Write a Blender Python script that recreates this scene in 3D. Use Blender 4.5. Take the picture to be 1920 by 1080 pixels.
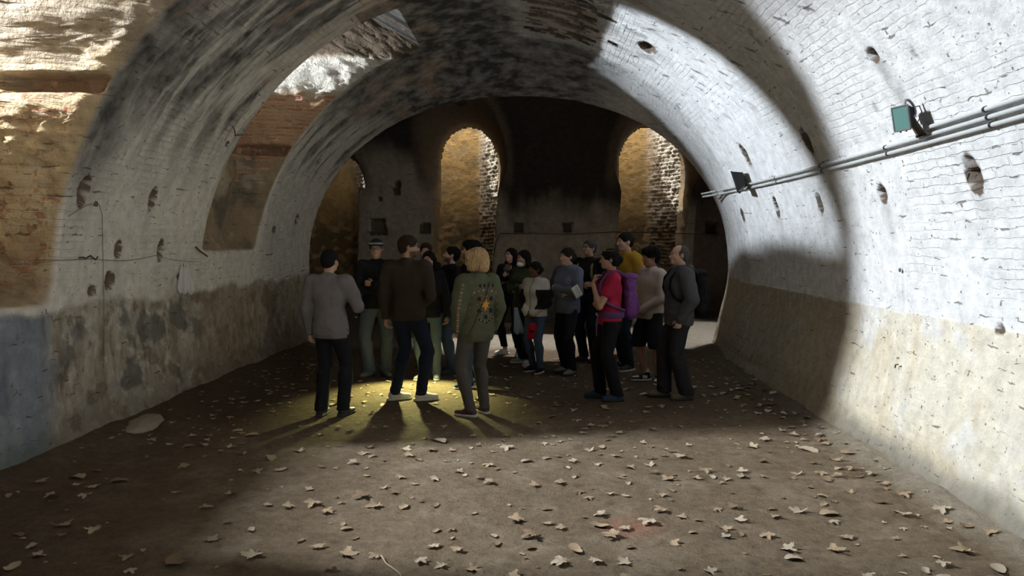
import bpy, math, random
import numpy as np
from mathutils import Vector, Matrix

for o in list(bpy.data.objects):
    bpy.data.objects.remove(o)
SC = bpy.context.scene
COL = SC.collection
PI = math.pi

# ------------------------------------------------------------------ camera
W, H, F = 1920.0, 1080.0, 1387.0
CZ = 1.70
cam = bpy.data.objects.new('camera', bpy.data.cameras.new('camera'))
COL.objects.link(cam)
cam.location = (0, 0, CZ)
PITCH = math.atan(85 / F)
YAW = math.atan(40 / F)
cam.rotation_euler = (PI / 2 - PITCH, 0, YAW)
cam.data.sensor_width = 36.0
cam.data.lens = F / W * 36.0
cam.data.clip_start = 0.05
cam.data.clip_end = 100
SC.camera = cam
_R = cam.rotation_euler.to_matrix()

# ------------------------------------------------------------------ world, exposure
world = bpy.data.worlds.new('world')
SC.world = world
world.use_nodes = True
world.node_tree.nodes['Background'].inputs[0].default_value = (0.75, 0.85, 1.0, 1)
world.node_tree.nodes['Background'].inputs[1].default_value = 0.6
SC.view_settings.view_transform = 'Standard'
SC.view_settings.look = 'None'
SC.view_settings.exposure = 0.0
SC.view_settings.gamma = 1.0
SC.view_settings.use_curve_mapping = False


def aim(o, target):
    d = Vector(target) - Vector(o.location)
    o.rotation_euler = d.to_track_quat('-Z', 'Y').to_euler()


def area(name, loc, target, sx, sy, power, color, spread=PI):
    l = bpy.data.lights.new(name, 'AREA')
    l.shape = 'RECTANGLE'
    l.size = sx
    l.size_y = sy
    l.energy = power
    l.color = color
    l.spread = spread
    o = bpy.data.objects.new(name, l)
    COL.objects.link(o)
    o.location = loc
    aim(o, target)
    return o


def spot(name, loc, target, power, color, angle, blend, rad):
    l = bpy.data.lights.new(name, 'SPOT')
    l.energy = power
    l.color = color
    l.spot_size = angle
    l.spot_blend = blend
    l.shadow_soft_size = rad
    o = bpy.data.objects.new(name, l)
    COL.objects.link(o)
    o.location = loc
    aim(o, target)
    return o


# daylight through the broken openings of the left side and the window shafts, plus an added fill lamp
area('daylight_first_opening', (-7.0, 4.98, 5.40), (2.3, 5.2, 1.9), 0.34, 0.9, 880, (0.87, 0.935, 1.0), 2.3)
area('daylight_second_opening', (-5.5, 8.95, 4.41), (1.7, 8.4, 3.6), 0.20, 0.14, 500, (0.84, 0.92, 1.0), 1.2)
area('daylight_on_first_rubble', (-5.2, 4.9, 5.3), (-4.0, 5.7, 2.2), 0.6, 0.5, 3, (1.0, 0.95, 0.86))
area('daylight_on_second_rubble', (-3.1, 9.35, 5.1), (-2.8, 9.9, 3.9), 0.3, 0.2, .7, (1.0, 0.98, 0.94), 1.3)
area('daylight_window_shaft', (-2.0, 16.95, 5.6), (-1.2, 17.3, 3.4), 0.6, 0.5, 42, (1.0, 0.97, 0.92))
area('daylight_window_shaft', (1.95, 16.95, 5.6), (2.75, 17.3, 3.4), 0.6, 0.5, 42, (1.0, 0.97, 0.92))
area('daylight_side_window', (-4.9, 16.95, 5.6), (-4.1, 17.3, 3.4), 0.6, 0.5, 3, (1.0, 0.9, 0.75))
spot('daylight_far_patch', (-0.2, 12.3, 4.37), (-0.1, 12.15, 0), 1300, (0.95, 0.97, 1.0), 0.72, 0.12, 0.06)
spot('daylight_far_patch', (3.0, 12.35, 4.37), (2.95, 13.35, 0), 900, (0.95, 0.97, 1.0), 0.72, 0.12, 0.06)
spot('daylight_far_patch', (-0.6, 12.2, 4.37), (-1.1, 12.6, 0), 260, (0.95, 0.97, 1.0), 0.5, 0.15, 0.05)
area('fill_left_arch', (1.9, -1.6, 2.6), (-3.6, 6.6, 2.4), 0.7, 0.7, 17, (1.0, 0.97, 0.90), 0.95)  # added unseen fill behind the camera, brightens the left arch


_l = bpy.data.lights.new('sun', 'SUN')
_l.energy = 7.0
_l.angle = .009
_l.color = (1.0, .97, .92)
_o = bpy.data.objects.new('sun', _l)
COL.objects.link(_o)
_o.rotation_euler = Vector((.45, -.20, -.87)).to_track_quat('-Z', 'Y').to_euler()


# ------------------------------------------------------------------ pixel helpers
def ray(px, py):
    v = _R @ Vector(((px - W / 2) / F, -(py - H / 2) / F, -1.0))
    return np.array(v)


def on_floor(px, py, z=0.0):
    r = ray(px, py)
    t = (z - CZ) / r[2]
    return np.array((0, 0, CZ)) + r * t


def at_y(px, py, y):
    r = ray(px, py)
    return np.array((0, 0, CZ)) + r * (y / r[1])


# ------------------------------------------------------------------ numpy noise
_rs = np.random.RandomState(7)
_perm = _rs.permutation(256)
_perm = np.concatenate([_perm, _perm, _perm])
_grad = _rs.normal(size=(256, 3))
_grad /= np.linalg.norm(_grad, axis=1)[:, None]


def perlin(p):
    p = np.asarray(p, float)
    i = np.floor(p).astype(int)
    f = p - i
    i &= 255
    u = f * f * f * (f * (f * 6 - 15) + 10)
    out = 0
    for dx in (0, 1):
        wx = u[..., 0] if dx else 1 - u[..., 0]
        for dy in (0, 1):
            wy = u[..., 1] if dy else 1 - u[..., 1]
            for dz in (0, 1):
                wz = u[..., 2] if dz else 1 - u[..., 2]
                h = _perm[_perm[_perm[(i[..., 0] + dx) & 255] + ((i[..., 1] + dy) & 255)] + ((i[..., 2] + dz) & 255)]
                g = _grad[h]
                out = out + wx * wy * wz * (g[..., 0] * (f[..., 0] - dx) + g[..., 1] * (f[..., 1] - dy) + g[..., 2] * (f[..., 2] - dz))
    return out * 1.5


def fbm(p, oct=4, gain=0.5, seed=0.0):
    p = np.asarray(p, float) + seed
    a, s, n = 1.0, 0.0, 0.0
    for k in range(oct):
        s = s + a * perlin(p * (2.03 ** k) + k * 17.3)
        n += a
        a *= gain
    return s / n


def sm(a, b, x):
    t = np.clip((np.asarray(x, float) - a) / (b - a), 0, 1)
    return t * t * (3 - 2 * t)


def stack(*a):
    return np.stack(np.broadcast_arrays(*a), -1)


def mixc(c, m, col):
    return c * (1 - m[..., None]) + np.asarray(col, float) * m[..., None]


# ------------------------------------------------------------------ mesh helpers
def mesh_np(name, v, faces, mat, parent=None, smooth=True, col=None, attrs=None, uv=None, normals=None, link=True):
    """faces: (n,4) or (n,3) int array, or a list of lists"""
    me = bpy.data.meshes.new(name)
    v = np.asarray(v, float)
    if isinstance(faces, np.ndarray):
        nf, k = faces.shape
        me.vertices.add(len(v))
        me.vertices.foreach_set('co', v.astype(np.float32).ravel())
        me.loops.add(nf * k)
        me.loops.foreach_set('vertex_index', faces.astype(np.int32).ravel())
        me.polygons.add(nf)
        me.polygons.foreach_set('loop_start', np.arange(0, nf * k, k, dtype=np.int32))
        me.update(calc_edges=True)
    else:
        me.from_pydata([tuple(x) for x in v], [], faces)
    me.polygons.foreach_set('use_smooth', np.full(len(me.polygons), smooth))
    if col is not None:
        a = me.color_attributes.new('Col', 'FLOAT_COLOR', 'POINT')
        c = np.ones((len(v), 4), np.float32)
        c[:, :3] = col
        a.data.foreach_set('color', c.ravel())
    for k_, val in (attrs or {}).items():
        a = me.attributes.new(k_, 'FLOAT', 'POINT')
        a.data.foreach_set('value', np.asarray(val, np.float32).ravel())
    if uv is not None:
        a = me.attributes.new('wuv', 'FLOAT_VECTOR', 'POINT')
        q = np.zeros((len(v), 3), np.float32)
        q[:, :2] = uv
        a.data.foreach_set('vector', q.ravel())
    me.update()
    if mat:
        me.materials.append(mat)
    if not link:
        return me
    o = bpy.data.objects.new(name, me)
    COL.objects.link(o)
    if parent:
        o.parent = parent
    return o


def tag(o, label, cat, group=None, kind=None):
    if label:
        o['label'] = label
    if cat:
        o['category'] = cat
    if group:
        o['group'] = group
    if kind:
        o['kind'] = kind
    return o


def empty(name, loc=(0, 0, 0), rz=0.0):
    o = bpy.data.objects.new(name, None)
    o.empty_display_size = 0.1
    COL.objects.link(o)
    o.location = loc
    o.rotation_euler = (0, 0, rz)
    return o


def grid_faces(n, m, mask=None):
    i = np.arange(n * m).reshape(n, m)
    q = np.stack([i[:-1, :-1], i[1:, :-1], i[1:, 1:], i[:-1, 1:]], -1)
    if mask is not None:
        return q[mask]
    return q.reshape(-1, 4)


class MB:
    """collects shapes into one mesh"""
    def __init__(s):
        s.v = []
        s.f = []

    def add(s, v, f):
        b = len(s.v)
        s.v += [tuple(map(float, x)) for x in v]
        s.f += [[b + i for i in q] for q in f]

    def box(s, c, d, R=None, bev=0.0):
        c = Vector(c)
        x, y, z = [k / 2 for k in d]
        b = min(bev, x * .9, y * .9, z * .9)
        if b <= 0:
            vs = [Vector((i * x, j * y, k * z)) for i in (-1, 1) for j in (-1, 1) for k in (-1, 1)]
            f = [(0, 1, 3, 2), (4, 6, 7, 5), (0, 4, 5, 1), (2, 3, 7, 6), (0, 2, 6, 4), (1, 5, 7, 3)]
            s.add([c + (R @ p if R else p) for p in vs], f)
            return
        import bmesh
        bm = bmesh.new()
        bmesh.ops.create_cube(bm, size=1)
        for w in bm.verts:
            w.co = Vector((w.co.x * 2 * x, w.co.y * 2 * y, w.co.z * 2 * z))
        bmesh.ops.bevel(bm, geom=list(bm.edges), offset=b, segments=2, affect='EDGES', profile=0.5)
        bm.verts.index_update()
        s.add([c + (R @ w.co if R else w.co) for w in bm.verts], [[w.index for w in q.verts] for q in bm.faces])
        bm.free()

    def tube(s, pts, r, n=8, closed=False, caps=True):
        pts = [Vector(p) for p in pts]
        m = len(pts)
        rr = r if isinstance(r, (list, tuple)) else [r] * m
        vs, fs = [], []
        up = None
        for i, p in enumerate(pts):
            if closed:
                t = (pts[(i + 1) % m] - pts[i - 1]).normalized()
            else:
                t = (pts[min(i + 1, m - 1)] - pts[max(i - 1, 0)]).normalized()
            if up is None:
                up = Vector((0, 0, 1)) if abs(t.z) < .9 else Vector((1, 0, 0))
            a = t.cross(up).normalized()
            up = a.cross(t).normalized()
            for k in range(n):
                q = 2 * PI * k / n
                vs.append(p + (a * math.cos(q) + up * math.sin(q)) * rr[i])
        for i in range(m if closed else m - 1):
            for k in range(n):
                j = (i + 1) % m
                fs.append((i * n + k, i * n + (k + 1) % n, j * n + (k + 1) % n, j * n + k))
        if caps and not closed:
            fs.append(tuple(range(n - 1, -1, -1)))
            fs.append(tuple((m - 1) * n + k for k in range(n)))
        s.add(vs, fs)

    def prism(s, poly, h, M):
        """poly in xy, extruded 0..h in z, placed by the 4x4 matrix M"""
        n = len(poly)
        vs = [M @ Vector((x, y, 0)) for x, y in poly] + [M @ Vector((x, y, h)) for x, y in poly]
        fs = [tuple(range(n - 1, -1, -1)), tuple(range(n, 2 * n))]
        fs += [(i, (i + 1) % n, n + (i + 1) % n, n + i) for i in range(n)]
        s.add(vs, fs)

    def build(s, name, mat, parent=None, smooth=False):
        return mesh_np(name, np.array(s.v), s.f, mat, parent, smooth)


# ------------------------------------------------------------------ materials
def nodes(name):
    m = bpy.data.materials.new(name)
    m.use_nodes = True
    nt = m.node_tree
    b = nt.nodes['Principled BSDF']
    return m, nt, b


def N(nt, typ, **kw):
    n = nt.nodes.new(typ)
    for k, v in kw.items():
        if k.startswith('i_'):
            n.inputs[k[2:].replace('_', ' ')].default_value = v
        else:
            setattr(n, k, v)
    return n


def math_(nt, op, a, b=None, c=None, clamp=False):
    n = nt.nodes.new('ShaderNodeMath')
    n.operation = op
    n.use_clamp = clamp
    for i, x in enumerate((a, b, c)):
        if x is None:
            continue
        if isinstance(x, (int, float)):
            n.inputs[i].default_value = x
        else:
            nt.links.new(x, n.inputs[i])
    return n.outputs[0]


def mixrgb(nt, fac, a, b, mode='MIX'):
    n = nt.nodes.new('ShaderNodeMix')
    n.data_type = 'RGBA'
    n.blend_type = mode
    for i, x in ((0, fac), (6, a), (7, b)):
        if isinstance(x, (int, float)):
            n.inputs[i].default_value = x
        elif isinstance(x, (tuple, list)):
            n.inputs[i].default_value = (*x, 1)
        else:
            nt.links.new(x, n.inputs[i])
    return n.outputs[2]


def ramp(nt, x, lo, hi):
    n = nt.nodes.new('ShaderNodeMapRange')
    n.interpolation_type = 'SMOOTHSTEP'
    n.inputs['From Min'].default_value = lo
    n.inputs['From Max'].default_value = hi
    nt.links.new(x, n.inputs['Value'])
    return n.outputs[0]


def masonry(name):
    """old plastered and painted brickwork: vertex colours give paint, dado, soot; 'bk' bares the bricks, 'rg' roughens"""
    m, nt, b = nodes(name)
    L = nt.links.new
    at = N(nt, 'ShaderNodeAttribute', attribute_name='Col')
    bk = N(nt, 'ShaderNodeAttribute', attribute_name='bk').outputs['Fac']
    rg = N(nt, 'ShaderNodeAttribute', attribute_name='rg').outputs['Fac']
    uv = N(nt, 'ShaderNodeAttribute', attribute_name='wuv').outputs['Vector']
    tc = N(nt, 'ShaderNodeTexCoord').outputs['Object']
    # wobble the courses
    nz = N(nt, 'ShaderNodeTexNoise')
    nz.inputs['Scale'].default_value = 8
    nz.inputs['Detail'].default_value = 5
    L(tc, nz.inputs['Vector'])
    sub = N(nt, 'ShaderNodeVectorMath', operation='SUBTRACT')
    L(nz.outputs['Color'], sub.inputs[0])
    sub.inputs[1].default_value = (.5, .5, .5)
    sc = N(nt, 'ShaderNodeVectorMath', operation='SCALE')
    L(sub.outputs[0], sc.inputs[0])
    sc.inputs['Scale'].default_value = 0.05
    ad = N(nt, 'ShaderNodeVectorMath', operation='ADD')
    L(uv, ad.inputs[0])
    L(sc.outputs[0], ad.inputs[1])
    br = N(nt, 'ShaderNodeTexBrick')
    L(ad.outputs[0], br.inputs['Vector'])
    br.inputs['Scale'].default_value = 1.0
    br.inputs['Brick Width'].default_value = 0.29
    br.inputs['Row Height'].default_value = 0.062
    br.inputs['Mortar Size'].default_value = 0.009
    br.inputs['Mortar Smooth'].default_value = 0.35
    br.inputs['Color1'].default_value = (0.30, 0.115, 0.06, 1)
    br.inputs['Color2'].default_value = (0.42, 0.24, 0.13, 1)
    br.inputs['Mortar'].default_value = (0.42, 0.35, 0.26, 1)
    br.inputs['Bias'].default_value = 0.1
    # fine mottling
    n1 = N(nt, 'ShaderNodeTexNoise')
    n1.inputs['Scale'].default_value = 9
    n1.inputs['Detail'].default_value = 9
    n1.inputs['Roughness'].default_value = .62
    L(tc, n1.inputs['Vector'])
    n2 = N(nt, 'ShaderNodeTexNoise')
    n2.inputs['Scale'].default_value = 38
    n2.inputs['Detail'].default_value = 6
    n2.inputs['Roughness'].default_value = .6
    L(tc, n2.inputs['Vector'])
    g = math_(nt, 'MULTIPLY_ADD', n1.outputs[0], 0.95, 0.53)
    base = mixrgb(nt, 1.0, at.outputs['Color'], N2c(nt, g), 'MULTIPLY')
    # bare brick
    bmask = math_(nt, 'MULTIPLY_ADD', n1.outputs[0], 1.6, -0.8)
    bmask = math_(nt, 'ADD', bk, bmask)
    bmask = ramp(nt, bmask, .42, .58)
    bmask = math_(nt, 'MULTIPLY', bmask, ramp(nt, bk, .02, .2))
    brc = mixrgb(nt, 1.0, br.outputs['Color'], N2c(nt, g), 'MULTIPLY')
    base = mixrgb(nt, bmask, base, brc)
    pm = N(nt, 'ShaderNodeTexNoise')
    pm.inputs['Scale'].default_value = 1.3
    pm.inputs['Detail'].default_value = 4
    L(tc, pm.inputs['Vector'])
    bv = N(nt, 'ShaderNodeAttribute', attribute_name='bv').outputs['Fac']
    vis0 = math_(nt, 'MULTIPLY', ramp(nt, pm.outputs[0], .43, .72), bv)
    # cracks and flaked joints following the courses
    mp = N(nt, 'ShaderNodeMapping')
    mp.inputs['Scale'].default_value = (5.0, 22.0, 1)
    L(ad.outputs[0], mp.inputs['Vector'])
    n3 = N(nt, 'ShaderNodeTexNoise')
    n3.inputs['Scale'].default_value = 1.0
    n3.inputs['Detail'].default_value = 4
    L(mp.outputs[0], n3.inputs['Vector'])
    cr = ramp(nt, n3.outputs[0], .62, .655)
    cr = math_(nt, 'MULTIPLY', cr, ramp(nt, br.outputs['Fac'], .2, .9))
    n4 = N(nt, 'ShaderNodeTexNoise')
    n4.inputs['Scale'].default_value = 26
    n4.inputs['Detail'].default_value = 3
    L(tc, n4.inputs['Vector'])
    sp = ramp(nt, n4.outputs[0], .675, .715)
    cr = math_(nt, 'MAXIMUM', cr, math_(nt, 'MULTIPLY', sp, .75))
    base = mixrgb(nt, math_(nt, 'MULTIPLY', cr, .72), base, (0.10, 0.075, 0.05))
    jd = math_(nt, 'MULTIPLY', math_(nt, 'MULTIPLY', br.outputs['Fac'], vis0), math_(nt, 'MULTIPLY', ramp(nt, n1.outputs[0], .46, .62), .22))
    base = mixrgb(nt, jd, base, (0.16, 0.13, 0.10))
    L(base, b.inputs['Base Color'])
    b.inputs['Roughness'].default_value = 0.93
    b.inputs['Specular IOR Level'].default_value = 0.12
    # relief
    h = math_(nt, 'MULTIPLY', br.outputs['Fac'], math_(nt, 'MULTIPLY_ADD', n1.outputs[0], -0.022, 0.003))
    vis = math_(nt, 'MAXIMUM', vis0, math_(nt, 'MULTIPLY', bmask, bv))
    h = math_(nt, 'MULTIPLY', h, vis)
    rr = math_(nt, 'MULTIPLY_ADD', rg, 0.05, 0.014)
    h = math_(nt, 'MULTIPLY_ADD', n1.outputs[0], rr, h)
    h = math_(nt, 'MULTIPLY_ADD', n2.outputs[0], math_(nt, 'MULTIPLY_ADD', rg, 0.012, 0.0050), h)
    h = math_(nt, 'MULTIPLY_ADD', cr, -0.006, h)
    bp = N(nt, 'ShaderNodeBump')
    bp.inputs['Strength'].default_value = 1.0
    bp.inputs['Distance'].default_value = 1.0
    L(h, bp.inputs['Height'])
    L(bp.outputs[0], b.inputs['Normal'])
    return m


def N2c(nt, val):
    n = nt.nodes.new('ShaderNodeCombineColor')
    for i in range(3):
        nt.links.new(val, n.inputs[i])
    return n.outputs[0]


def cloth(name, col, fine=260, amt=.25, rough=.9, bump=.0012, vcol=False):
    m, nt, b = nodes(name)
    tc = N(nt, 'ShaderNodeTexCoord').outputs['Object']
    n = N(nt, 'ShaderNodeTexNoise')
    n.inputs['Scale'].default_value = fine
    n.inputs['Detail'].default_value = 2
    nt.links.new(tc, n.inputs['Vector'])
    n2 = N(nt, 'ShaderNodeTexNoise')
    n2.inputs['Scale'].default_value = 9
    n2.inputs['Detail'].default_value = 5
    nt.links.new(tc, n2.inputs['Vector'])
    g = math_(nt, 'MULTIPLY_ADD', n2.outputs[0], amt, 1 - amt / 2)
    g = math_(nt, 'MULTIPLY', g, math_(nt, 'MULTIPLY_ADD', n.outputs[0], amt * 1.4, 1 - amt * .7))
    src = N(nt, 'ShaderNodeAttribute', attribute_name='Col').outputs['Color'] if vcol else col
    nt.links.new(mixrgb(nt, 1.0, src, N2c(nt, g), 'MULTIPLY'), b.inputs['Base Color'])
    b.inputs['Roughness'].default_value = rough
    b.inputs['Specular IOR Level'].default_value = .2
    bp = N(nt, 'ShaderNodeBump')
    bp.inputs['Distance'].default_value = bump
    nt.links.new(n.outputs[0], bp.inputs['Height'])
    nt.links.new(bp.outputs[0], b.inputs['Normal'])
    return m


def plain(name, col, rough=.5, metal=0.0, spec=.5, var=.12):
    m, nt, b = nodes(name)
    tc = N(nt, 'ShaderNodeTexCoord').outputs['Object']
    n = N(nt, 'ShaderNodeTexNoise')
    n.inputs['Scale'].default_value = 30
    n.inputs['Detail'].default_value = 5
    nt.links.new(tc, n.inputs['Vector'])
    g = math_(nt, 'MULTIPLY_ADD', n.outputs[0], var * 2, 1 - var)
    nt.links.new(mixrgb(nt, 1.0, col, N2c(nt, g), 'MULTIPLY'), b.inputs['Base Color'])
    b.inputs['Roughness'].default_value = rough
    b.inputs['Metallic'].default_value = metal
    b.inputs['Specular IOR Level'].default_value = spec
    return m


M_WALL = masonry('old_masonry')

# ------------------------------------------------------------------ the barrel vault
CX, CZC, RAD = -0.45, 1.10, 3.35
A1F, A1B, A2F, A2B = 5.75, 8.30, 10.0, 12.0
ZD = 1.16                                    # top of the cream dado


def profile(n_low, n_arc):
    """section of the vault from the right floor edge over the crown to the left; returns round and flattened versions"""
    t = np.linspace(0, 1, n_low, endpoint=False)
    th = np.linspace(0, PI, n_arc)
    q = t * t * (3 - 2 * t)
    x0 = np.concatenate([2.74 + .16 * q, CX + RAD * np.cos(th), (-3.76 - .04 * (1 - t[::-1]) * 0 - .04 * q[::-1])])
    z0 = np.concatenate([t * CZC, CZC + RAD * np.sin(th), t[::-1] * CZC])
    e = 0.93
    cx, a, bb, zb = -0.27, 3.4, 2.76, 1.28
    c, s_ = np.cos(th), np.sin(th)
    xa = cx + a * np.sign(c) * np.abs(c) ** e
    za = zb + bb * np.abs(s_) ** e
    x1 = np.concatenate([2.92 + .21 * q, xa, -3.72 + .05 * q[::-1]])
    z1 = np.concatenate([t * zb, za, t[::-1] * zb])
    return np.stack([x0, z0], 1), np.stack([x1, z1], 1)


def ylist():
    seg = [(-3.0, 3.2, .12), (3.2, 4.1, .02), (4.1, 4.5, .015), (4.5, 5.56, .02), (5.56, 5.84, .0036), (5.84, 8.2, .018),
           (8.2, 8.44, .008), (8.44, 9.8, .02), (9.8, 10.06, .0055), (10.06, 12.0, .02)]
    ys = []
    for a, b, st in seg:
        ys += list(np.linspace(a, b, max(2, int(round((b - a) / st))), endpoint=False))
    return np.array(ys + [12.0])


P0, P1 = profile(68, 560)
YS = ylist()
nP, nY = len(P0), len(YS)
wy = sm(10.0, 12.0, YS)[None, :, None]
XZ = P0[:, None, :] * (1 - wy) + P1[:, None, :] * wy      # (nP, nY, 2)
X0, Z0 = XZ[..., 0].copy(), XZ[..., 1].copy()
Y0 = np.broadcast_to(YS[None, :], X0.shape).copy()
# arc length for the courses
dl = np.hypot(np.diff(P0[:, 0]), np.diff(P0[:, 1]))
S = np.concatenate([[0], np.cumsum(dl)])
Sg = np.broadcast_to(S[:, None], X0.shape)
TH = np.broadcast_to(np.arctan2(P0[:, 1] - CZC, P0[:, 0] - CX)[:, None], X0.shape)   # 0 right, pi left
left = (TH > PI / 2) | (TH < -PI / 2)

p3 = stack(X0, Y0, Z0)
n_big = fbm(p3 * 0.55, 4, seed=3.1)
n_mid = fbm(p3 * 1.7, 4, seed=9.2)
n_fin = fbm(p3 * 5.5, 4, seed=31.0)
n_vfin = fbm(p3 * 16.0, 3, seed=51.0)

# ---- niches on the left, pushed outwards
phi = np.radians(30) * np.clip((Z0 - 3.3) / .98, 0, 1.2) ** 1.5
jag = 0.11 * fbm(stack(Z0 * 2.2, Y0 * 0, X0 * 2.2), 4, seed=5.0)
edge_l = X0 < -1.5


def niche(ya, yb, wa, wb, sill, shallow, lip, deep, j, pw):
    m = np.clip((Y0 - (ya + j * .3)) / wa, 0, 1) * np.clip(((yb + j) - Y0) / wb, 0, 1) ** pw
    zn = Z0 + .10 * n_mid
    up = sm(lip - .06, lip + .06, zn)
    dep = (np.maximum(0, X0 - shallow) * (1 - up) + np.maximum(0, X0 - deep) * up)
    dep = dep * sm(sill - .10, sill + .10, Z0 + .05 * n_mid)
    return m * dep * (edge_l & left), m


d1, m1 = niche(4.45 - .5 * sm(-2.5, -2.0, X0) - .17 * sm(-3.0, -3.15, X0), A1F, .18, .12, 1.3, -4.3, 2.8, -7.8, jag, 2.5)
d2, m2 = niche(A1B, A2F, .10, .18, 1.66, -3.92, 3.75, -5.9, jag * .25, 1.8)
push = d1 + d2
inn = sm(.02, .12, push)
Xd = X0 - push * np.cos(phi)
Zd = Z0 + push * np.sin(phi)
Yd = Y0.copy()


def vault_hit(px, py):
    r = ray(px, py)
    lo, hi = 0.5, 12.0 / r[1]
    for _ in range(50):
        mid = (lo + hi) / 2
        q = np.array((0, 0, CZ)) + r * mid
        w = float(sm(10, 12, q[1]))
        cx = CX * (1 - w) - .27 * w
        if q[2] > CZC:
            ins = (q[0] - cx) ** 2 + (q[2] - CZC) ** 2 * (1 + .22 * w) < RAD ** 2
        else:
            ins = -3.78 < q[0] < 2.74 + .16 * min(1, q[2] / CZC)
        if ins:
            lo = mid
        else:
            hi = mid
    return np.array((0, 0, CZ)) + r * lo


# ---- putlog holes and scars: (pixel, half height in metres along the wall, half width, depth, darkness)
holes = [(1655, 362, .07, .045, .09), (1826, 330, .12, .05, .10), (1537, 379, .09, .04, .10), (1456, 389, .11, .045, .10),
         (1392, 402, .09, .04, .10), (1513, 263, .11, .05, .10), (1398, 290, .13, .05, .12), (1637, 103, .05, .04, .08),
         (1214, 90, .10, .12, .08), (286, 372, .10, .045, .08), (158, 357, .12, .05, .08), (222, 466, .07, .04, .05),
         (301, 468, .10, .04, .07), (205, 526, .07, .06, .04), (341, 520, .05, .07, .05), (562, 424, .08, .05, .07),
         (604, 308, .06, .03, .06), (1692, 507, .015, .015, .02), (1875, 620, .03, .03, .03), (172, 545, .04, .04, .03),
         (515, 434, .05, .04, .05), (425, 272, .03, .03, .04)]
dark = np.zeros_like(X0)
sink = np.zeros_like(X0)
smear = np.zeros_like(X0)
for (px, py, hs, hw, dp) in holes:
    h = vault_hit(px, py)
    i = np.argmin((P0[:, 0] - h[0]) ** 2 + (P0[:, 1] - h[2]) ** 2)
    ds = (Sg - S[i])
    dy = (Y0 - h[1])
    rr = np.sqrt((ds / (hs * 1.0)) ** 2 + (dy / (hw * 1.25)) ** 2) + .5 * n_vfin
    k = 1 - sm(.90, 1.04, rr)
    sink = np.maximum(sink, k * dp)
    dark = np.maximum(dark, 1 - sm(1.12, 1.30, rr))
    # a grey run below the hole
    dsn = ds * np.sign(S[i] - S.mean())
    smear = np.maximum(smear, np.exp(-(dy / (hw * 1.6)) ** 2) * sm(-.02, .1, dsn) * (1 - sm(.2, .6, dsn)) * .3)

# ---- missing bricks at the crown
bi = np.floor(Sg / .125 + .6 * np.floor(Y0 / .09)).astype(int)
bj = np.floor(Y0 / .115).astype(int)
hsh = np.abs(np.sin(bi * 12.9898 + bj * 78.233) * 43758.5453) % 1.0
fu = (Sg / .125 + .6 * np.floor(Y0 / .09)) % 1.0
fv = (Y0 / .115) % 1.0
cell = sm(.04, .1, fu) * (1 - sm(.82, .9, fu)) * sm(.05, .12, fv) * (1 - sm(.80, .9, fv))
hc = np.exp(-(((X0 - 0.34) / .50) ** 2 + ((Y0 - 8.95) / .85) ** 2) ** 2) * (Z0 > 3.5) * (Y0 < 9.9)
miss = cell * (hsh < .58 * hc)
sink = np.maximum(sink, miss * .09)

# outward direction
nx, nz = (X0 - CX), np.maximum(0, Z0 - CZC)
ln = np.hypot(nx, nz) + 1e-6
nx, nz = nx / ln, nz / ln
relief = .012 * n_mid + .004 * n_fin
# flaked, hollowed plaster on the left dado
q = X0 < -3
pass
dado_l = (Z0 < ZD + .25 * n_mid) & q
relief = relief + np.where(dado_l, .02 * np.clip(n_mid, -1, 1) + .010 * n_fin, 0)
# toe of the walls spreads onto the floor
toe = (1 - sm(0, .22, Z0 + .10 * n_mid)) * .10
amt = sink + relief - toe * (.6 + .6 * n_mid)
Xd += nx * amt * (1 - inn)
Zd += nz * amt * (1 - inn)
# rubble inside the niches: 3-D displacement
pd = stack(Xd, Yd, Zd)
c2_ = sm(.0, .03, d2) * sm(3.5, 3.7, Zd)
rub = inn * (1 - .35 * sm(2.4, 2.0, Zd))
big = fbm(pd * 2.2, 5, .58, seed=70)
big2 = fbm(pd * 2.2, 5, .58, seed=170)
Yd += rub * (.16 * (1 - .55 * sm(2.4, 2.9, Zd)) * big + .05 * fbm(pd * 8, 4, .65, seed=8)) - rub * .03
Xd += rub * .10 * big2
Yd += c2_ * .07 * fbm(pd * 11, 4, .6, seed=18)
# slot left by a beam in the first niche
sl = at_y(120, 152, 5.62)
slot = sm(-.47, -.42, Xd - sl[0]) * (1 - sm(.34, .40, Xd - sl[0])) * (1 - sm(.05, .075, np.abs(Zd - sl[2]) + .02 * n_fin)) * inn * (Y0 > 5.5)
Yd += slot * .16
crn = sm(.0, .03, push) * (1 - sm(.03, .5, push))
Xd = np.where(Y0 < 0, X0, Xd)

# ---- colour
c = np.zeros(X0.shape + (3,))
c[...] = (.71, .71, .705)
c *= (1 + .10 * n_big + .07 * n_mid)[..., None]
rightw = X0 > 0
lf = (X0 < -1.2) & (~rightw)
# left half tinted warm to offset the bluish daylight
c = np.where(lf[..., None], c * np.array((.96, .91, .80)), c)
bk = np.zeros_like(X0)
rg = np.zeros_like(X0)
bv = np.ones_like(X0)
# streaks of soot along the arc
st = fbm(stack(Y0 * 5.2 + .5 * np.sin(Sg * 2), Sg * .9, 0 * Y0), 5, .62, seed=12)
st2 = fbm(stack(Y0 * 9, Sg * 1.2, 0 * Y0), 4, .6, seed=22)
soot = np.zeros_like(X0)
za = sm(2.0, 3.2, Z0) * (X0 < -.6)
soot = np.maximum(soot, za * sm(-.26, .16, st + .35 * n_big - .25 * sm(7.2, 8.2, Y0) + .1) * .86)
soot = np.maximum(soot, (X0 < -1.5) * (Y0 > 4) * (1 - sm(5.95, 6.45, Y0 + .25 * n_mid + .15 * n_fin)) * sm(1.8, 2.5, Z0) * .85)
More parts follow.
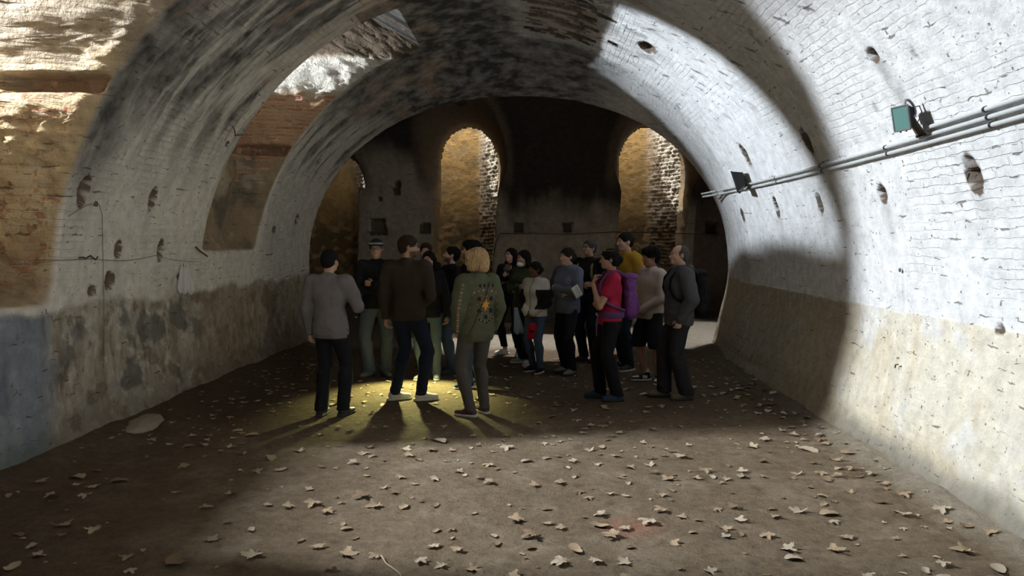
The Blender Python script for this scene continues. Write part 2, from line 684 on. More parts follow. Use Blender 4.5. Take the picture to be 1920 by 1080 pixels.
# crown soot
cr = sm(3.75, 4.2, Z0)
soot = np.maximum(soot, cr * sm(-.30, .25, st + .5 * n_big) * .55)
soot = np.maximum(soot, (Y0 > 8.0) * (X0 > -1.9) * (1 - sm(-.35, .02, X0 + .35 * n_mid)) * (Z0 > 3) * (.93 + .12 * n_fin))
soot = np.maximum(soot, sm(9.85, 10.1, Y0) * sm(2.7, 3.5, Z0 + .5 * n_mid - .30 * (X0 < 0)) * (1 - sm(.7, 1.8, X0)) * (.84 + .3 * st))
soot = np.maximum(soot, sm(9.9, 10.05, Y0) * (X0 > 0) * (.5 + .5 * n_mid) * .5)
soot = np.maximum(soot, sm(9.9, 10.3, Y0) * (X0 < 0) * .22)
# narrow slanting streaks on the right crown
slt = fbm(stack((Y0 + .9 * Sg) * 2.2, (Y0 * .9 - Sg) * 9.0, 0 * Y0), 4, .5, seed=44)
soot = np.maximum(soot, (X0 > .3) * sm(2.9, 3.4, Z0) * (1 - .6 * sm(.3, .8, (Y0 < 5.5))) * sm(.26, .36, slt) * .75)
soot = np.maximum(soot, (X0 > .3) * sm(2.2, 2.9, Z0) * sm(.34, .44, n_mid + .4 * n_fin) * .45)
# long stain above the floodlight
sa, sb = vault_hit(1640, 105), vault_hit(1702, 200)
tt = np.clip(((Y0 - sa[1]) * (sb[1] - sa[1]) + (Z0 - sa[2]) * (sb[2] - sa[2])) / ((sb[1] - sa[1]) ** 2 + (sb[2] - sa[2]) ** 2), 0, 1)
dd = np.hypot(Y0 - (sa[1] + tt * (sb[1] - sa[1])), Z0 - (sa[2] + tt * (sb[2] - sa[2])))
soot = np.maximum(soot, (X0 > 0) * (1 - sm(.03, .10, dd + .04 * n_fin)) * (.30 + .2 * n_fin))
soot = soot * (.92 + .55 * n_fin + .15 * n_vfin)
c = mixc(c, np.clip(soot, 0, 1), (.062, .060, .058))
c = mixc(c, np.clip(smear + .0, 0, 1) * 1.0, (.28, .27, .26))
# peach plaster at the far left top of the first ring
pk = lf * (Z0 > 3.4) * sm(.1, .3, n_mid) * .4
c = mixc(c, pk, (.50, .36, .27))
# dado: cream on the right, brown and grey on the left
zed = ZD + .025 * n_fin + .015 * n_mid
drips = fbm(stack(Y0 * 7, Sg * 1.1, 0 * Y0), 4, .55, seed=61)
dr = (1 - sm(zed - .02, zed + .02, Z0)) * (X0 > 0)
cream = np.zeros_like(c)
cream[...] = (.70, .645, .53)
cream = mixc(cream, sm(-.1, .5, drips + .4 * n_mid) * .7, (.60, .50, .33))
cream = mixc(cream, sm(.05, .45, fbm(p3 * 2.6, 4, seed=99)) * .6, (.74, .74, .74))
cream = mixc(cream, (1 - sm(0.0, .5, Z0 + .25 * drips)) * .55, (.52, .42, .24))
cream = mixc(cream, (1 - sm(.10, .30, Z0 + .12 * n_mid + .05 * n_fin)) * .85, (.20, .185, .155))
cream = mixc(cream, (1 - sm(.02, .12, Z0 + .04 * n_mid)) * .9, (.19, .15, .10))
cream = mixc(cream, sm(6.2, 7.2, Y0 + .3 * n_mid) * .75, (.33, .27, .18))  # brown dirt plus painted shade beyond the first opening's shadow edge
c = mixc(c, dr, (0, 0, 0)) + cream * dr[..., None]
dl_ = (1 - sm(zed - .03, zed + .05, Z0 + .16 * n_mid)) * (X0 < 0)
br_ = np.zeros_like(c)
br_[...] = (.44, .40, .33)
br_ = mixc(br_, sm(-.15, .35, drips + .5 * n_mid) * .75, (.25, .19, .12))
br_ = mixc(br_, sm(.12, .32, fbm(p3 * 1.9, 4, seed=77)) * .8, (.16, .16, .145))
br_ = mixc(br_, sm(.18, .34, fbm(p3 * 2.7, 5, seed=177)) * .8, (.60, .54, .44))
br_ = mixc(br_, sm(.10, .24, fbm(p3 * 5.5, 5, .6, seed=277)) * .6, (.62, .58, .49))
br_ = mixc(br_, sm(.08, .25, fbm(p3 * 4.2, 5, .6, seed=377)) * .6, (.15, .11, .07))
for (qx, qy, qr) in ((288, 612, .30), (335, 588, .26), (505, 560, .3), (250, 700, .22)):
    g_ = vault_hit(qx, qy)
    br_ = mixc(br_, (1 - sm(.7, 1.0, np.hypot(Y0 - g_[1], (Z0 - g_[2]) * 1.3) / qr + .9 * n_fin + .5 * n_mid)) * .75, (.13, .13, .115))
br_ = mixc(br_, sm(A1B - .3, A1B + .1, Y0) * .5, (.27, .20, .12))
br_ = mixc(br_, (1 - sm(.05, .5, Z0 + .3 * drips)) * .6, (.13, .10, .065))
blue = 1 - sm(-.22, .03, Y0 - A1F - .22 * n_mid - .05 * n_fin)
bl = np.zeros_like(c)
bl[...] = (.27, .30, .33)
bl = mixc(bl, sm(-.1, .35, n_mid + .5 * drips) * .8, (.13, .15, .175))
bl = mixc(bl, sm(.1, .4, fbm(p3 * 3.1, 4, seed=7)) * .6, (.42, .44, .44))
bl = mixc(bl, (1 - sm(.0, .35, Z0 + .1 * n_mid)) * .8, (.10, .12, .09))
br_ = br_ * (1 - blue[..., None]) + bl * blue[..., None]
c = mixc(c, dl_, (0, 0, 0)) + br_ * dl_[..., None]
bv = np.where(dl_ > .5, .12, bv)
bv = np.where(dr > .5, .45, bv)
rg = np.where((dl_ + dr) > .5, .24, rg)
# dark earth in the sill zone of the first niche
# hole interiors
c = mixc(c, dark * .92, (.10, .065, .04))
mg = miss.astype(float)
for ax_ in (0, 1):
    mg = np.maximum(mg, np.maximum(np.roll(mg, 1, ax_), np.roll(mg, -1, ax_)))
c = mixc(c, mg * .95, (.035, .02, .014))
bk = np.maximum(bk, np.clip(hc * 1.3, 0, 1) * .30)
c = mixc(c, np.clip(hc * .75 - miss, 0, 1), (.40, .33, .28))
# niche masonry
oc = np.zeros_like(c)
oc[...] = (.60, .46, .27)
oc = mixc(oc, sm(-.1, .4, big) * .7, (.66, .58, .44))
oc = mixc(oc, sm(.0, .4, big2) * .6, (.42, .27, .13))
oc = mixc(oc, sm(2.55, 3.4, Zd + .4 * big2) * .85, (.29, .245, .19))  # upper masonry painted darker to hold down the glare near the opening
oc = mixc(oc, sm(.15, .4, fbm(pd * 4.5, 4, seed=14)) * .45, (.28, .20, .13))
low = (1 - sm(1.35, 1.75, Zd)) * .6
oc = mixc(oc, low, (.30, .24, .17))
nb = sm(.0, .15, fbm(pd * stack(1.5 + 0 * X0, 1.5, 1.1), 3, seed=40) + .10 - .5 * sm(2.9, 3.3, Zd)) * .75
nb = np.maximum(nb, (np.abs(Zd - 1.75) < .33) * (Y0 > 5.55) * .8)
sec = np.zeros_like(c)
sec[...] = (.30, .225, .14)
sec = mixc(sec, sm(-.05, .3, fbm(pd * 1.6, 4, seed=21)) * .75, (.13, .115, .09))
sec = mixc(sec, sm(.12, .3, fbm(pd * 2.1, 4, seed=29)) * .7, (.44, .37, .27))
topm = sm(2.85, 3.05, Zd + .1 * n_mid)
sec = mixc(sec, topm, (.42, .29, .18))
topw = sm(3.6, 3.75, Zd + .15 * big) * (1 - sm(4.12, 4.2, Zd + .15 * big))
sec = mixc(sec, topw, (.56, .52, .45))
sec = mixc(sec, sm(4.12, 4.2, Zd + .15 * big) * .92, (.07, .055, .04))
c1 = sm(.0, .05, d1)
c2 = sm(.0, .03, d2)
c = mixc(c, c1, (0, 0, 0)) + oc * c1[..., None]
c = mixc(c, c2, (0, 0, 0)) + sec * c2[..., None]
c = mixc(c, slot * .6, (.20, .09, .05))
bk = bk * (1 - mg)
bk = bk * (1 - c1) * (1 - c2) + c1 * nb * .52 + c2 * (topm * (1 - topw) * (Zd < 3.8) * .52 + (1 - topm) * sm(.1, .2, fbm(pd * 1.3, 3, seed=4)) * .45)
rg = np.maximum(rg, c1 * (.8 + .2 * big) * (1 - .5 * nb))
rg = np.maximum(rg, c2 * (.25 + .75 * topw))
bv = np.where((c1 + c2) > .5, 1.0, bv)
c = np.clip(c, .01, .9)

UV = stack(Y0 + push, Sg)
verts = stack(Xd, Yd, Zd)

# smooth normals over the whole shell, then three named pieces
iR = int(np.argmin(np.abs(np.where(X0[:, 0] > 0, Z0[:, 0], 9) - 3.2)))
iL = int(np.argmin(np.abs(np.where(X0[:, 0] < -1.6, X0[:, 0] + 1.42, 9))))
iL = int(np.where(X0[:, 0] > -1.46)[0].max()) if False else int(np.max(np.where((X0[:, 0] > -1.42) & (Z0[:, 0] > 3))[0]))
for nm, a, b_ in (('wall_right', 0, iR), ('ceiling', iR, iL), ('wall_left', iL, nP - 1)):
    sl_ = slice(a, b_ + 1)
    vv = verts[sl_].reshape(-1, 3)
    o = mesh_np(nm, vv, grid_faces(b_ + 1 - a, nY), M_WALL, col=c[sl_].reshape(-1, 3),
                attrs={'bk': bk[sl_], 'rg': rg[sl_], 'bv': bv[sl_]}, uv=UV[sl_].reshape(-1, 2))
    o['kind'] = 'structure'

# wall closing the vault behind
v = np.array([(-3.9, -3, -.1), (3.1, -3, -.1), (3.1, -3, 4.7), (-3.9, -3, 4.7)])
o = mesh_np('wall_back', v, np.array([[0, 1, 2, 3]]), M_WALL, col=np.full((4, 3), .3), attrs={'bk': [0] * 4, 'rg': [0] * 4, 'bv': [1] * 4},
            uv=v[:, [0, 2]])
o['kind'] = 'structure'

# ------------------------------------------------------------------ the far hall
xs = np.arange(-7.0, 8.5, .03)
zs = np.concatenate([np.arange(-.05, 4.4, .03), [4.4]])
FX, FZ = np.meshgrid(xs, zs, indexing='ij')
u = np.clip((FZ - 1.2) / 3.22, 0, 1)
D0 = 12.7 + 3.15 * np.sqrt(np.clip(1 - u ** 2, 0, 1))
D0 = D0 + .05 * fbm(stack(FX * .8, FZ * .8, 0 * FX), 4, seed=2)
D = D0.copy()
rho_all = np.full(FX.shape, 9.0)
WIN = [(-1.42, .62, 3.42, .80), (2.55, .66, 3.42, .80), (-4.35, .62, 2.85, .8)]
fn = fbm(stack(FX * 4, FZ * 4, 0 * FX), 4, seed=6)
for (xc, hw, zspr, hh) in WIN:
    ow = hw * 1.55
    dx = np.abs(FX - xc + .12 * sm(3.0, 1.0, FZ))
    # arched outline; inner at rho=1, outer at rho=1.5
    lowr = dx / hw
    upr = np.sqrt((dx / hw) ** 2 + (np.maximum(0, FZ - zspr) / hh) ** 2)
    r_ = np.where(FZ > zspr, upr, lowr) + .03 * fn
    k = sm(1.42, 1.02, r_)
    k = np.where(FZ < 3.3, sm(1.12, 1.02, r_), k) * 1.0 if False else k * sm(0, 1, 1) 
    kk = np.where(FZ > zspr, k, sm(1.02 + .40 * sm(2.6, 3.4, FZ) + .05, 1.02, r_))
    D = D * (1 - kk) + 16.5 * kk
    rho_all = np.minimum(rho_all, r_)
fnb = fbm(stack(FX * 1.2, FZ * 1.2, 0 * FX), 4, seed=16)
# square sockets
for (px, py, hs) in [(709, 424, .17), (797, 428, .11), (919, 437, .12), (972, 427, .10), (1064, 427, .10), (1335, 428, .13), (752, 347, .06), (748, 361, .07), (716, 374, .04)]:
    q_ = at_y(px, py, 15.75)
    rr = np.maximum(np.abs(FX - q_[0]), np.abs(FZ - q_[2])) / hs + .25 * fn
    D = D + .16 * (1 - sm(.7, 1.1, rr))
    rho_all = np.where(rr < 1, np.where(rho_all < 1, rho_all, 8.0), rho_all)
D += .012 * fn
fp = stack(FX, D, FZ)
fc = np.zeros(FX.shape + (3,))
fc[...] = (.40, .34, .27)
fc *= (1 + .25 * fnb + .15 * fn)[..., None]
fs = fbm(stack(FX * 5, FZ * .7, 0 * FX), 4, .6, seed=19)
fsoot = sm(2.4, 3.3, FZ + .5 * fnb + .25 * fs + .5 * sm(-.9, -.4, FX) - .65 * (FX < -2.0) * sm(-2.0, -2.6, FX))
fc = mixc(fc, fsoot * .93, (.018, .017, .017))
hood = sm(1.75, 1.45, rho_all) * sm(2.6, 3.2, FZ) * (rho_all > 1.0)
fc = mixc(fc, hood * .85, (.15, .115, .085))
reveal = sm(1.12, 1.05, rho_all)
fc = mixc(fc, reveal * .8, (.36, .27, .16))
fc = mixc(fc, (rho_all == 8.0) * .7, (.03, .028, .025))
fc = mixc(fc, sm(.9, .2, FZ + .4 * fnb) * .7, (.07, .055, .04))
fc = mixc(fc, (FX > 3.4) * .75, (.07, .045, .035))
fc = mixc(fc, (FX < -3.5) * .3 + 0 * FX, (.26, .20, .13))
keep = ~((rho_all < .985) & (FZ < 9))
km = keep[:-1, :-1] & keep[1:, :-1] & keep[:-1, 1:] & keep[1:, 1:]
# keep the lower part of the windows open down to the floor
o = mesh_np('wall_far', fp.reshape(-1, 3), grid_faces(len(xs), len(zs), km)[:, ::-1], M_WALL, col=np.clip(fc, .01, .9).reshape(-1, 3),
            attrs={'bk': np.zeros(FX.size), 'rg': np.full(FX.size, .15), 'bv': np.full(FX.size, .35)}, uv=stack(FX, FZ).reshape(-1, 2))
o['kind'] = 'structure'

# shafts behind the three window openings: back wall, a straight left cheek and a slanting broken right cheek
for wi, (xc, hw, zspr, hh) in enumerate(WIN):
    xl, xr = xc - hw - .35, xc + hw + .12
    pts = [(xl, 16.4), (xl, 17.7), (xc + .12, 17.7), (xc + .20, 17.55), (xr, 16.4)]
    seg, L_ = [], 0
    uu, pl = [], []
    for i in range(len(pts) - 1):
        a, b_ = np.array(pts[i]), np.array(pts[i + 1])
        n_ = max(2, int(np.linalg.norm(b_ - a) / .025))
        for k in range(n_):
            pl.append(a + (b_ - a) * k / n_)
            uu.append(L_ + np.linalg.norm(b_ - a) * k / n_)
        L_ += np.linalg.norm(b_ - a)
    pl.append(np.array(pts[-1]))
    uu.append(L_)
    pl, uu = np.array(pl), np.array(uu)
    zz = np.arange(-.05, 5.65, .03)
    GX = np.repeat(pl[:, 0:1], len(zz), 1)
    GY = np.repeat(pl[:, 1:2], len(zz), 1)
    GZ = np.repeat(zz[None, :], len(pl), 0)
    GU = np.repeat(uu[:, None], len(zz), 1)
    pp = stack(GX, GY, GZ)
    ch = sm(xc + .02, xc + .30, GX + .1 * fbm(pp * 3, 3, seed=5)) * 1.0
    rb = fbm(pp * 5, 5, .65, seed=80 + wi)
    rows = np.sin(GZ * 2 * PI / .085 + 2 * fbm(pp * 2, 2, seed=3))
    off = ch * (.10 * rb + .018 * rows) + (1 - ch) * .04 * rb
    GX2 = GX - ch * off * .8 - ch * .0
    GY2 = GY - off * .6
    cc = np.zeros(GX.shape + (3,))
    cc[...] = (.56, .37, .15)
    cc = mixc(cc, sm(-.1, .35, fbm(pp * 1.7, 4, seed=8)) * .75, (.42, .31, .17))
    cc = mixc(cc, sm(.12, .3, fbm(pp * stack(2 + 0 * GX, 2, 3.5), 4, seed=88)) * .6, (.22, .17, .10))
    cc = mixc(cc, ch, (.62, .57, .48))
    stn = sm(.02, .12, fbm(pp * stack(3.4 + 0 * GX, 3.4, 4.6), 2, seed=28)) * (1 - ch)
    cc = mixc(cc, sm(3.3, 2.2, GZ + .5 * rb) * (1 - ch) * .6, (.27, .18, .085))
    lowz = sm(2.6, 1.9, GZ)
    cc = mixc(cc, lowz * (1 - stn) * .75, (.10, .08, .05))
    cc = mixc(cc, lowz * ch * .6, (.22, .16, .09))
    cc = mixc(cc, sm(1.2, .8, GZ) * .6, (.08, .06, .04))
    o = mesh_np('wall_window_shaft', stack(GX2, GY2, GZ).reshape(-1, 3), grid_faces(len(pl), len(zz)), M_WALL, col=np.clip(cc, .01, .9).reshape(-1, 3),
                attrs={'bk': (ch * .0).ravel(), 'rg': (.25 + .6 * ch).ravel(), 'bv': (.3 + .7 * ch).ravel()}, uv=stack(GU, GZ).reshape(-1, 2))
    o['kind'] = 'structure'

# partition around the far arch and the dark crown beyond it
mb = MB()
pr = [(float(x), 12.0, float(z)) for x, z in zip(verts[:, -1, 0], verts[:, -1, 2])][::8]
out = []
for (x, y, z) in pr:
    d = Vector((x + .3, 0, z - 1.0))
    k = 1e9
    if abs(d.x) > 1e-6:
        k = min(k, (7.5 if d.x > 0 else 6.9) / abs(d.x))
    if d.z > 1e-6:
        k = min(k, 3.4 / d.z)
    elif d.z < -1e-6:
        k = min(k, 1.05 / -d.z)
    out.append((-.3 + d.x * k, 12.0, 1.0 + d.z * k))
nn = len(pr)
mb.add(pr + out, [(i, i + 1, nn + i + 1, nn + i) for i in range(nn - 1)])
mb.add([(-7.2, 12, 4.4), (8.5, 12, 4.4), (8.5, 16.45, 4.39), (-7.2, 16.45, 4.39)], [(0, 1, 2, 3)])
mb.add([(-7.0, 12, -.05), (-7.0, 16, -.05), (-7.0, 16, 4.4), (-7.0, 12, 4.4)], [(0, 1, 2, 3)])
mb.add([(8.4, 12, -.05), (8.4, 16, -.05), (8.4, 16, 4.4), (8.4, 12, 4.4)], [(3, 2, 1, 0)])
v = np.array(mb.v)
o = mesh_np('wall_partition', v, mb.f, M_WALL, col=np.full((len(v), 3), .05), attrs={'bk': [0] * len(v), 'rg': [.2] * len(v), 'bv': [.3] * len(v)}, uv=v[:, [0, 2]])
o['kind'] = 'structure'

# ------------------------------------------------------------------ floor
gx = np.concatenate([np.arange(-7, -3.9, .15), np.arange(-3.9, 3.1, .02), np.arange(3.1, 8.6, .15)])
gy = np.concatenate([np.arange(-3.2, 3.2, .15), np.arange(3.2, 8.0, .02), np.arange(8.0, 12, .035), np.arange(12, 17.9, .07)])
QX, QY = np.meshgrid(gx, gy, indexing='ij')
qp = stack(QX, QY, 0 * QX)


def floor_z(x, y):
    p = stack(np.asarray(x, float), np.asarray(y, float), 0 * np.asarray(x, float))
    z = .022 * fbm(p * .9, 3, seed=1) + .009 * fbm(p * 5, 3, seed=2)
    z = z + .10 * sm(2.45, 2.85, p[..., 0] + .12 * fbm(p * 1.5, 3, seed=4)) + .12 * sm(-3.3, -3.85, p[..., 0] + .12 * fbm(p * 1.5, 3, seed=4))
    return z


QZ = floor_z(QX, QY) + .004 * fbm(qp * 18, 3, .6, seed=3)
fc = np.zeros(QX.shape + (3,))
fc[...] = (.20, .150, .098)
fc = mixc(fc, sm(-.15, .35, fbm(qp * .7, 4, seed=5)) * .5, (.20, .15, .10))
fc = mixc(fc, sm(-.1, .4, fbm(qp * 2.6, 4, .6, seed=6)) * .55, (.33, .265, .19))
fc = mixc(fc, sm(.10, .4, fbm(qp * 6, 4, .65, seed=7)) * .55, (.12, .09, .06))
pk_ = on_floor(1185, 985)
fc = mixc(fc, sm(.30, .05, np.hypot(QX - pk_[0], (QY - pk_[1]) * 1.2) + .12 * fbm(qp * 5, 3, seed=8)) * .6, (.36, .17, .11))
fc = mixc(fc, sm(2.45, 2.65, QX + .1 * fbm(qp * 2, 3, seed=4)) * .6, (.36, .32, .25))
fc = mixc(fc, sm(6.2, 7.6, QY + .4 * fbm(qp, 3, seed=9)) * (1 - sm(11.5, 12.2, QY)) * .75, (.085, .058, .036))  # shade painted into the earth around the visitors, up to the far hall
fc = mixc(fc, sm(-1.6, -3.0, QX + .4 * fbm(qp, 3, seed=19)) * .6, (.08, .055, .035))  # left side painted darker, as shade along the wall
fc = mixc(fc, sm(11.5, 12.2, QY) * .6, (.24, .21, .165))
m, nt, b = nodes('earth_floor')
tc = N(nt, 'ShaderNodeTexCoord').outputs['Object']
at = N(nt, 'ShaderNodeAttribute', attribute_name='Col')
n1 = N(nt, 'ShaderNodeTexNoise')
n1.inputs['Scale'].default_value = 14
n1.inputs['Detail'].default_value = 10
n1.inputs['Roughness'].default_value = .7
nt.links.new(tc, n1.inputs['Vector'])
n2 = N(nt, 'ShaderNodeTexNoise')
n2.inputs['Scale'].default_value = 75
n2.inputs['Detail'].default_value = 6
n2.inputs['Roughness'].default_value = .7
nt.links.new(tc, n2.inputs['Vector'])
g = math_(nt, 'MULTIPLY_ADD', n1.outputs[0], 1.3, .35)
g = math_(nt, 'MULTIPLY', g, math_(nt, 'MULTIPLY_ADD', n2.outputs[0], 1.1, .45))
nt.links.new(mixrgb(nt, 1.0, at.outputs['Color'], N2c(nt, g), 'MULTIPLY'), b.inputs['Base Color'])
b.inputs['Roughness'].default_value = .95
b.inputs['Specular IOR Level'].default_value = .1
bp = N(nt, 'ShaderNodeBump')
bp.inputs['Distance'].default_value = 1.0
h = math_(nt, 'MULTIPLY', n1.outputs[0], .03)
h = math_(nt, 'MULTIPLY_ADD', n2.outputs[0], .008, h)
nt.links.new(h, bp.inputs['Height'])
nt.links.new(bp.outputs[0], b.inputs['Normal'])
M_FLOOR = m
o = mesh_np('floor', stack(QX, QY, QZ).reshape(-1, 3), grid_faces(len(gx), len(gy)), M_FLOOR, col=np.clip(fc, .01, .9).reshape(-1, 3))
o['kind'] = 'structure'

# ================================================================== fixtures on the walls
M_PIPE = plain('grey_plastic_pipe', (.50, .51, .50), .5)
M_BLACK = plain('black_metal', (.022, .022, .022), .5)
M_BROWN = plain('brown_painted_metal', (.12, .095, .075), .6)
M_WIRE = plain('dark_wire', (.08, .07, .06), .6)
M_THIN = plain('thin_grey_wire', (.16, .15, .14), .6)
M_RUST = plain('rusty_iron', (.07, .04, .025), .8)
m, nt, b = nodes('green_lamp_glass')
b.inputs['Base Color'].default_value = (.10, .205, .185, 1)
b.inputs['Roughness'].default_value = .25
M_GLASS = m
M_STEEL = plain('bright_steel', (.62, .62, .58), .35, .8)
M_GREYC = plain('grey_cable', (.20, .19, .21), .6)


def wall_path(pix, off):
    """3-D points on the vault under the pixels, lifted off the wall towards the hall"""
    pts = []
    for px, py in pix:
        h = vault_hit(px, py)
        n = np.array((CX - h[0], 0, max(0, 0 if h[2] < CZC else 1) * (CZC - h[2])))
        n = n / np.linalg.norm(n)
        pts.append(h + n * off)
    return pts


cpix = [(2000, 176), (1920, 199), (1850, 217), (1750, 244), (1680, 266), (1600, 291), (1500, 321), (1420, 341), (1330, 361)]
base = wall_path(cpix, .012)
ys_ = [p[1] for p in base]
zfit = np.polyfit(ys_, [p[2] for p in base], 2)
path = []
for y in np.linspace(3.6, ys_[-1], 60):
    z = np.polyval(zfit, y)
    x = CX + math.sqrt(max(0, RAD ** 2 - (z - CZC) ** 2))
    path.append(np.array((x, y, z)))


def along(y, dz, off):
    z = np.polyval(zfit, y) + dz
    x = CX + math.sqrt(max(0, RAD ** 2 - (z - CZC) ** 2))
    n = np.array((CX - x, 0, CZC - z)) / RAD
    return np.array((x, y, z)) + n * off


yend = ys_[-1]
yfl = vault_hit(1748, 240)[1]
for k, (dz, y1, lab) in enumerate([(-.045, yend, 'lowest grey conduit pipe running along the white right wall'),
                                   (0.0, yend, 'middle grey conduit pipe running along the white right wall'),
                                   (.045, yfl, 'uppermost grey conduit pipe, ending at the green-glass floodlight')]):
    root = empty('conduit_pipe', tuple(along(3.6, dz, .02)))
    mb = MB()
    org = Vector(root.location)
    mb.tube([Vector(along(y, dz, .027)) - org for y in np.linspace(3.6, y1, 70)], .0145, 8)
    mb.build('pipe', M_PIPE, root, True)
    for yy in np.arange(4.35, y1, 1.25):
        mb = MB()
        mb.tube([Vector(along(yy, dz, .027)) - org, Vector(along(yy + .018, dz, .027)) - org], .019, 8)
        mb.build('clip', M_BLACK, root)
    tag(root, lab, 'conduit', 'conduit pipes on the right wall')


def floodlight(name, loc, fwd, size, parts, label, wall_dir):
    """housing with finned back, framed glass, steel knob, folded bracket and foot plate"""
    root = empty(name, tuple(loc))
    f = Vector(fwd).normalized()
    r = f.cross(Vector((0, 0, 1))).normalized()
    u_ = r.cross(f).normalized()
    R = Matrix((r, u_, -f)).transposed()       # local z points backwards
    s = size
    mb = MB()
    w, h = .62 * s, .72 * s
    fr = [(-w, -h, 0), (w, -h, 0), (w, h, 0), (-w, h, 0)]
    bk_ = [(-w * .62, -h * .62, .62 * s), (w * .62, -h * .62, .62 * s), (w * .62, h * .62, .62 * s), (-w * .62, h * .62, .62 * s)]
    mb.add([R @ Vector(p) for p in fr + bk_], [(0, 1, 2, 3), (7, 6, 5, 4), (0, 4, 5, 1), (1, 5, 6, 2), (2, 6, 7, 3), (3, 7, 4, 0)])
    for k in range(5):
        t = .15 + .1 * k
        mb.box(R @ Vector((0, 0, (t + .05) * s)), (2 * w * (1.0 - .55 * t), 2 * h * (1.0 - .55 * t), .02 * s), R)
    mb.build('housing', M_BLACK, root)
    mb = MB()
    for a, b_, c_, d_ in ((0, h, 2 * w + .1 * s, .12 * s), (0, -h, 2 * w + .1 * s, .12 * s)):
        mb.box(R @ Vector((a, b_, -.03 * s)), (c_, d_, .1 * s), R, .01)
    for a in (-w, w):
        mb.box(R @ Vector((a, 0, -.03 * s)), (.12 * s, 2 * h, .1 * s), R, .01)
    mb.build('frame', parts['frame'], root)
    mb = MB()
    mb.box(R @ Vector((0, 0, -.02 * s)), (2 * w - .1 * s, 2 * h - .1 * s, .03 * s), R)
    mb.build('glass', parts['glass'], root)
    for q in (-.25, .2):
        mb = MB()
        mb.box(R @ Vector((q * s, -h - .09 * s, .0)), (.12 * s, .10 * s, .1 * s), R, .005)
        mb.build('latch', M_BLACK, root)
    mb = MB()
    mb.tube([R @ Vector((w * .9, .30 * s, .2 * s)), R @ Vector((w * 1.2, .30 * s, .2 * s))], .10 * s, 10)
    mb.build('knob', M_STEEL, root)
    # bracket: plate from the housing back to the wall
    a = R @ Vector((0, 0, .55 * s))
    b_ = Vector(wall_dir)
    d = (b_ - a)
    side = Vector((0, 1, 0)).cross(d).normalized() * .05
    wv = Vector((0, 1, 0)) * .50 * s
    mb = MB()
    t_ = d.normalized().cross(wv.normalized()) * .008
    for q in (1, ):
        vs = [a - wv * .8, a + wv * .8, b_ + wv, b_ - wv]
        vs2 = [p + t_ for p in vs]
        mb.add(vs + vs2, [(0, 1, 2, 3), (7, 6, 5, 4), (0, 4, 5, 1), (1, 5, 6, 2), (2, 6, 7, 3), (3, 7, 4, 0)])
    mb.build('bracket', parts['bracket'], root)
    mb = MB()
    mb.box(b_, (.03, .9 * s, .16 * s), None, .004)
    mb.build('foot_plate', M_BLACK, root)
    tag(root, label, 'floodlight', 'floodlights above the conduit')
    return root, R


wp = Vector(along(vault_hit(1738, 246)[1], .01, .045))
lp = at_y(1690, 222, wp.y - .05)
lp = Vector(lp)
fl, R1 = floodlight('floodlight', lp, (-.97, -.30, -.22), .108, dict(frame=plain('dark_grey_frame', (.10, .11, .11), .5), glass=M_GLASS, bracket=M_BROWN),
                    'larger floodlight with a green glass face on the sunlit white wall', wp - lp)
mb = MB()
cpos = Vector((.16, .02, .05))
mb.tube([Vector((.17 + .052 * math.cos(t), .03 * math.sin(t), .0 + .05 * math.sin(t))) for t in np.linspace(0, 2 * PI, 22)], .0045, 6, True)
mb.tube([Vector((.07, -.02, .07)), Vector((.10, -.03, .075)), Vector((.125, -.02, .03)), Vector((.10, 0, -.04)), Vector((.15, .02, -.09)), Vector((.19, .04, -.12))], .004, 6)
mb.tube([Vector((.04 + .035 * math.cos(t), -.03, .06 + .045 * math.sin(t) - .03 * math.cos(t))) for t in np.linspace(-1, 3.6, 16)], .008, 6)
mb.build('cable', M_GREYC, fl, True)

wp = Vector(along(vault_hit(1403, 345)[1], 0, .045))
lp = Vector(at_y(1380, 341, wp.y - .08))
fl2, R2 = floodlight('floodlight', lp, (-.85, .35, -.30), .17, dict(frame=M_BLACK, glass=M_BLACK, bracket=M_BLACK),
                     'smaller black floodlight at the far end of the conduit', wp - lp)
mb = MB()
mb.tube([Vector((.10 + .05 * math.cos(t), .0, .03 + .05 * math.sin(t))) for t in np.linspace(-.6, 3.2, 16)], .006, 6)
mb.build('cable', M_STEEL, fl2, True)


def wire(name, pts, r, mat, label, cat='wire', group=None):
    o_ = Vector(pts[0])
    mb = MB()
    mb.tube([Vector(p) - o_ for p in pts], r, 6)
    o = mb.build(name, mat, None, True)
    o.location = o_
    tag(o, label, cat, group)
    return o


def sag(a, b_, n, s):
    a, b_ = np.array(a), np.array(b_)
    return [a + (b_ - a) * t + np.array((0, 0, -4 * s * t * (1 - t))) for t in np.linspace(0, 1, n)]


Lp = wall_path([(0, 484), (150, 483), (170, 484), (285, 478), (372, 490), (182, 381), (185, 500), (184, 690), (178, 379), (118, 405)], .03)
a, b_, c_, d_ = Lp[0], Lp[1], Lp[3], Lp[4]
wire('hanging_wire', sag(Lp[0], Lp[2], 8, .01) + sag(Lp[2], Lp[3], 14, .03)[1:] + sag(Lp[3], Lp[4], 10, .02)[1:], .0026, M_THIN,
     'thin grey wire sagging level across the left wall')
wire('hanging_wire', wall_path([(118, 403), (140, 388), (160, 379), (176, 379), (182, 400), (184, 500), (186, 600), (185, 690)], .045), .0026, M_THIN,
     'thin wire dropping straight down the left wall from an iron ring')
wire('iron_ring', [np.array(wall_path([(174, 380)], .03)[0]) + np.array((0, .018 * math.cos(t), .018 * math.sin(t))) for t in np.linspace(0, 2 * PI, 12)], .005, M_RUST,
     'small iron ring at the top of the dropping wire, left wall', 'ring')
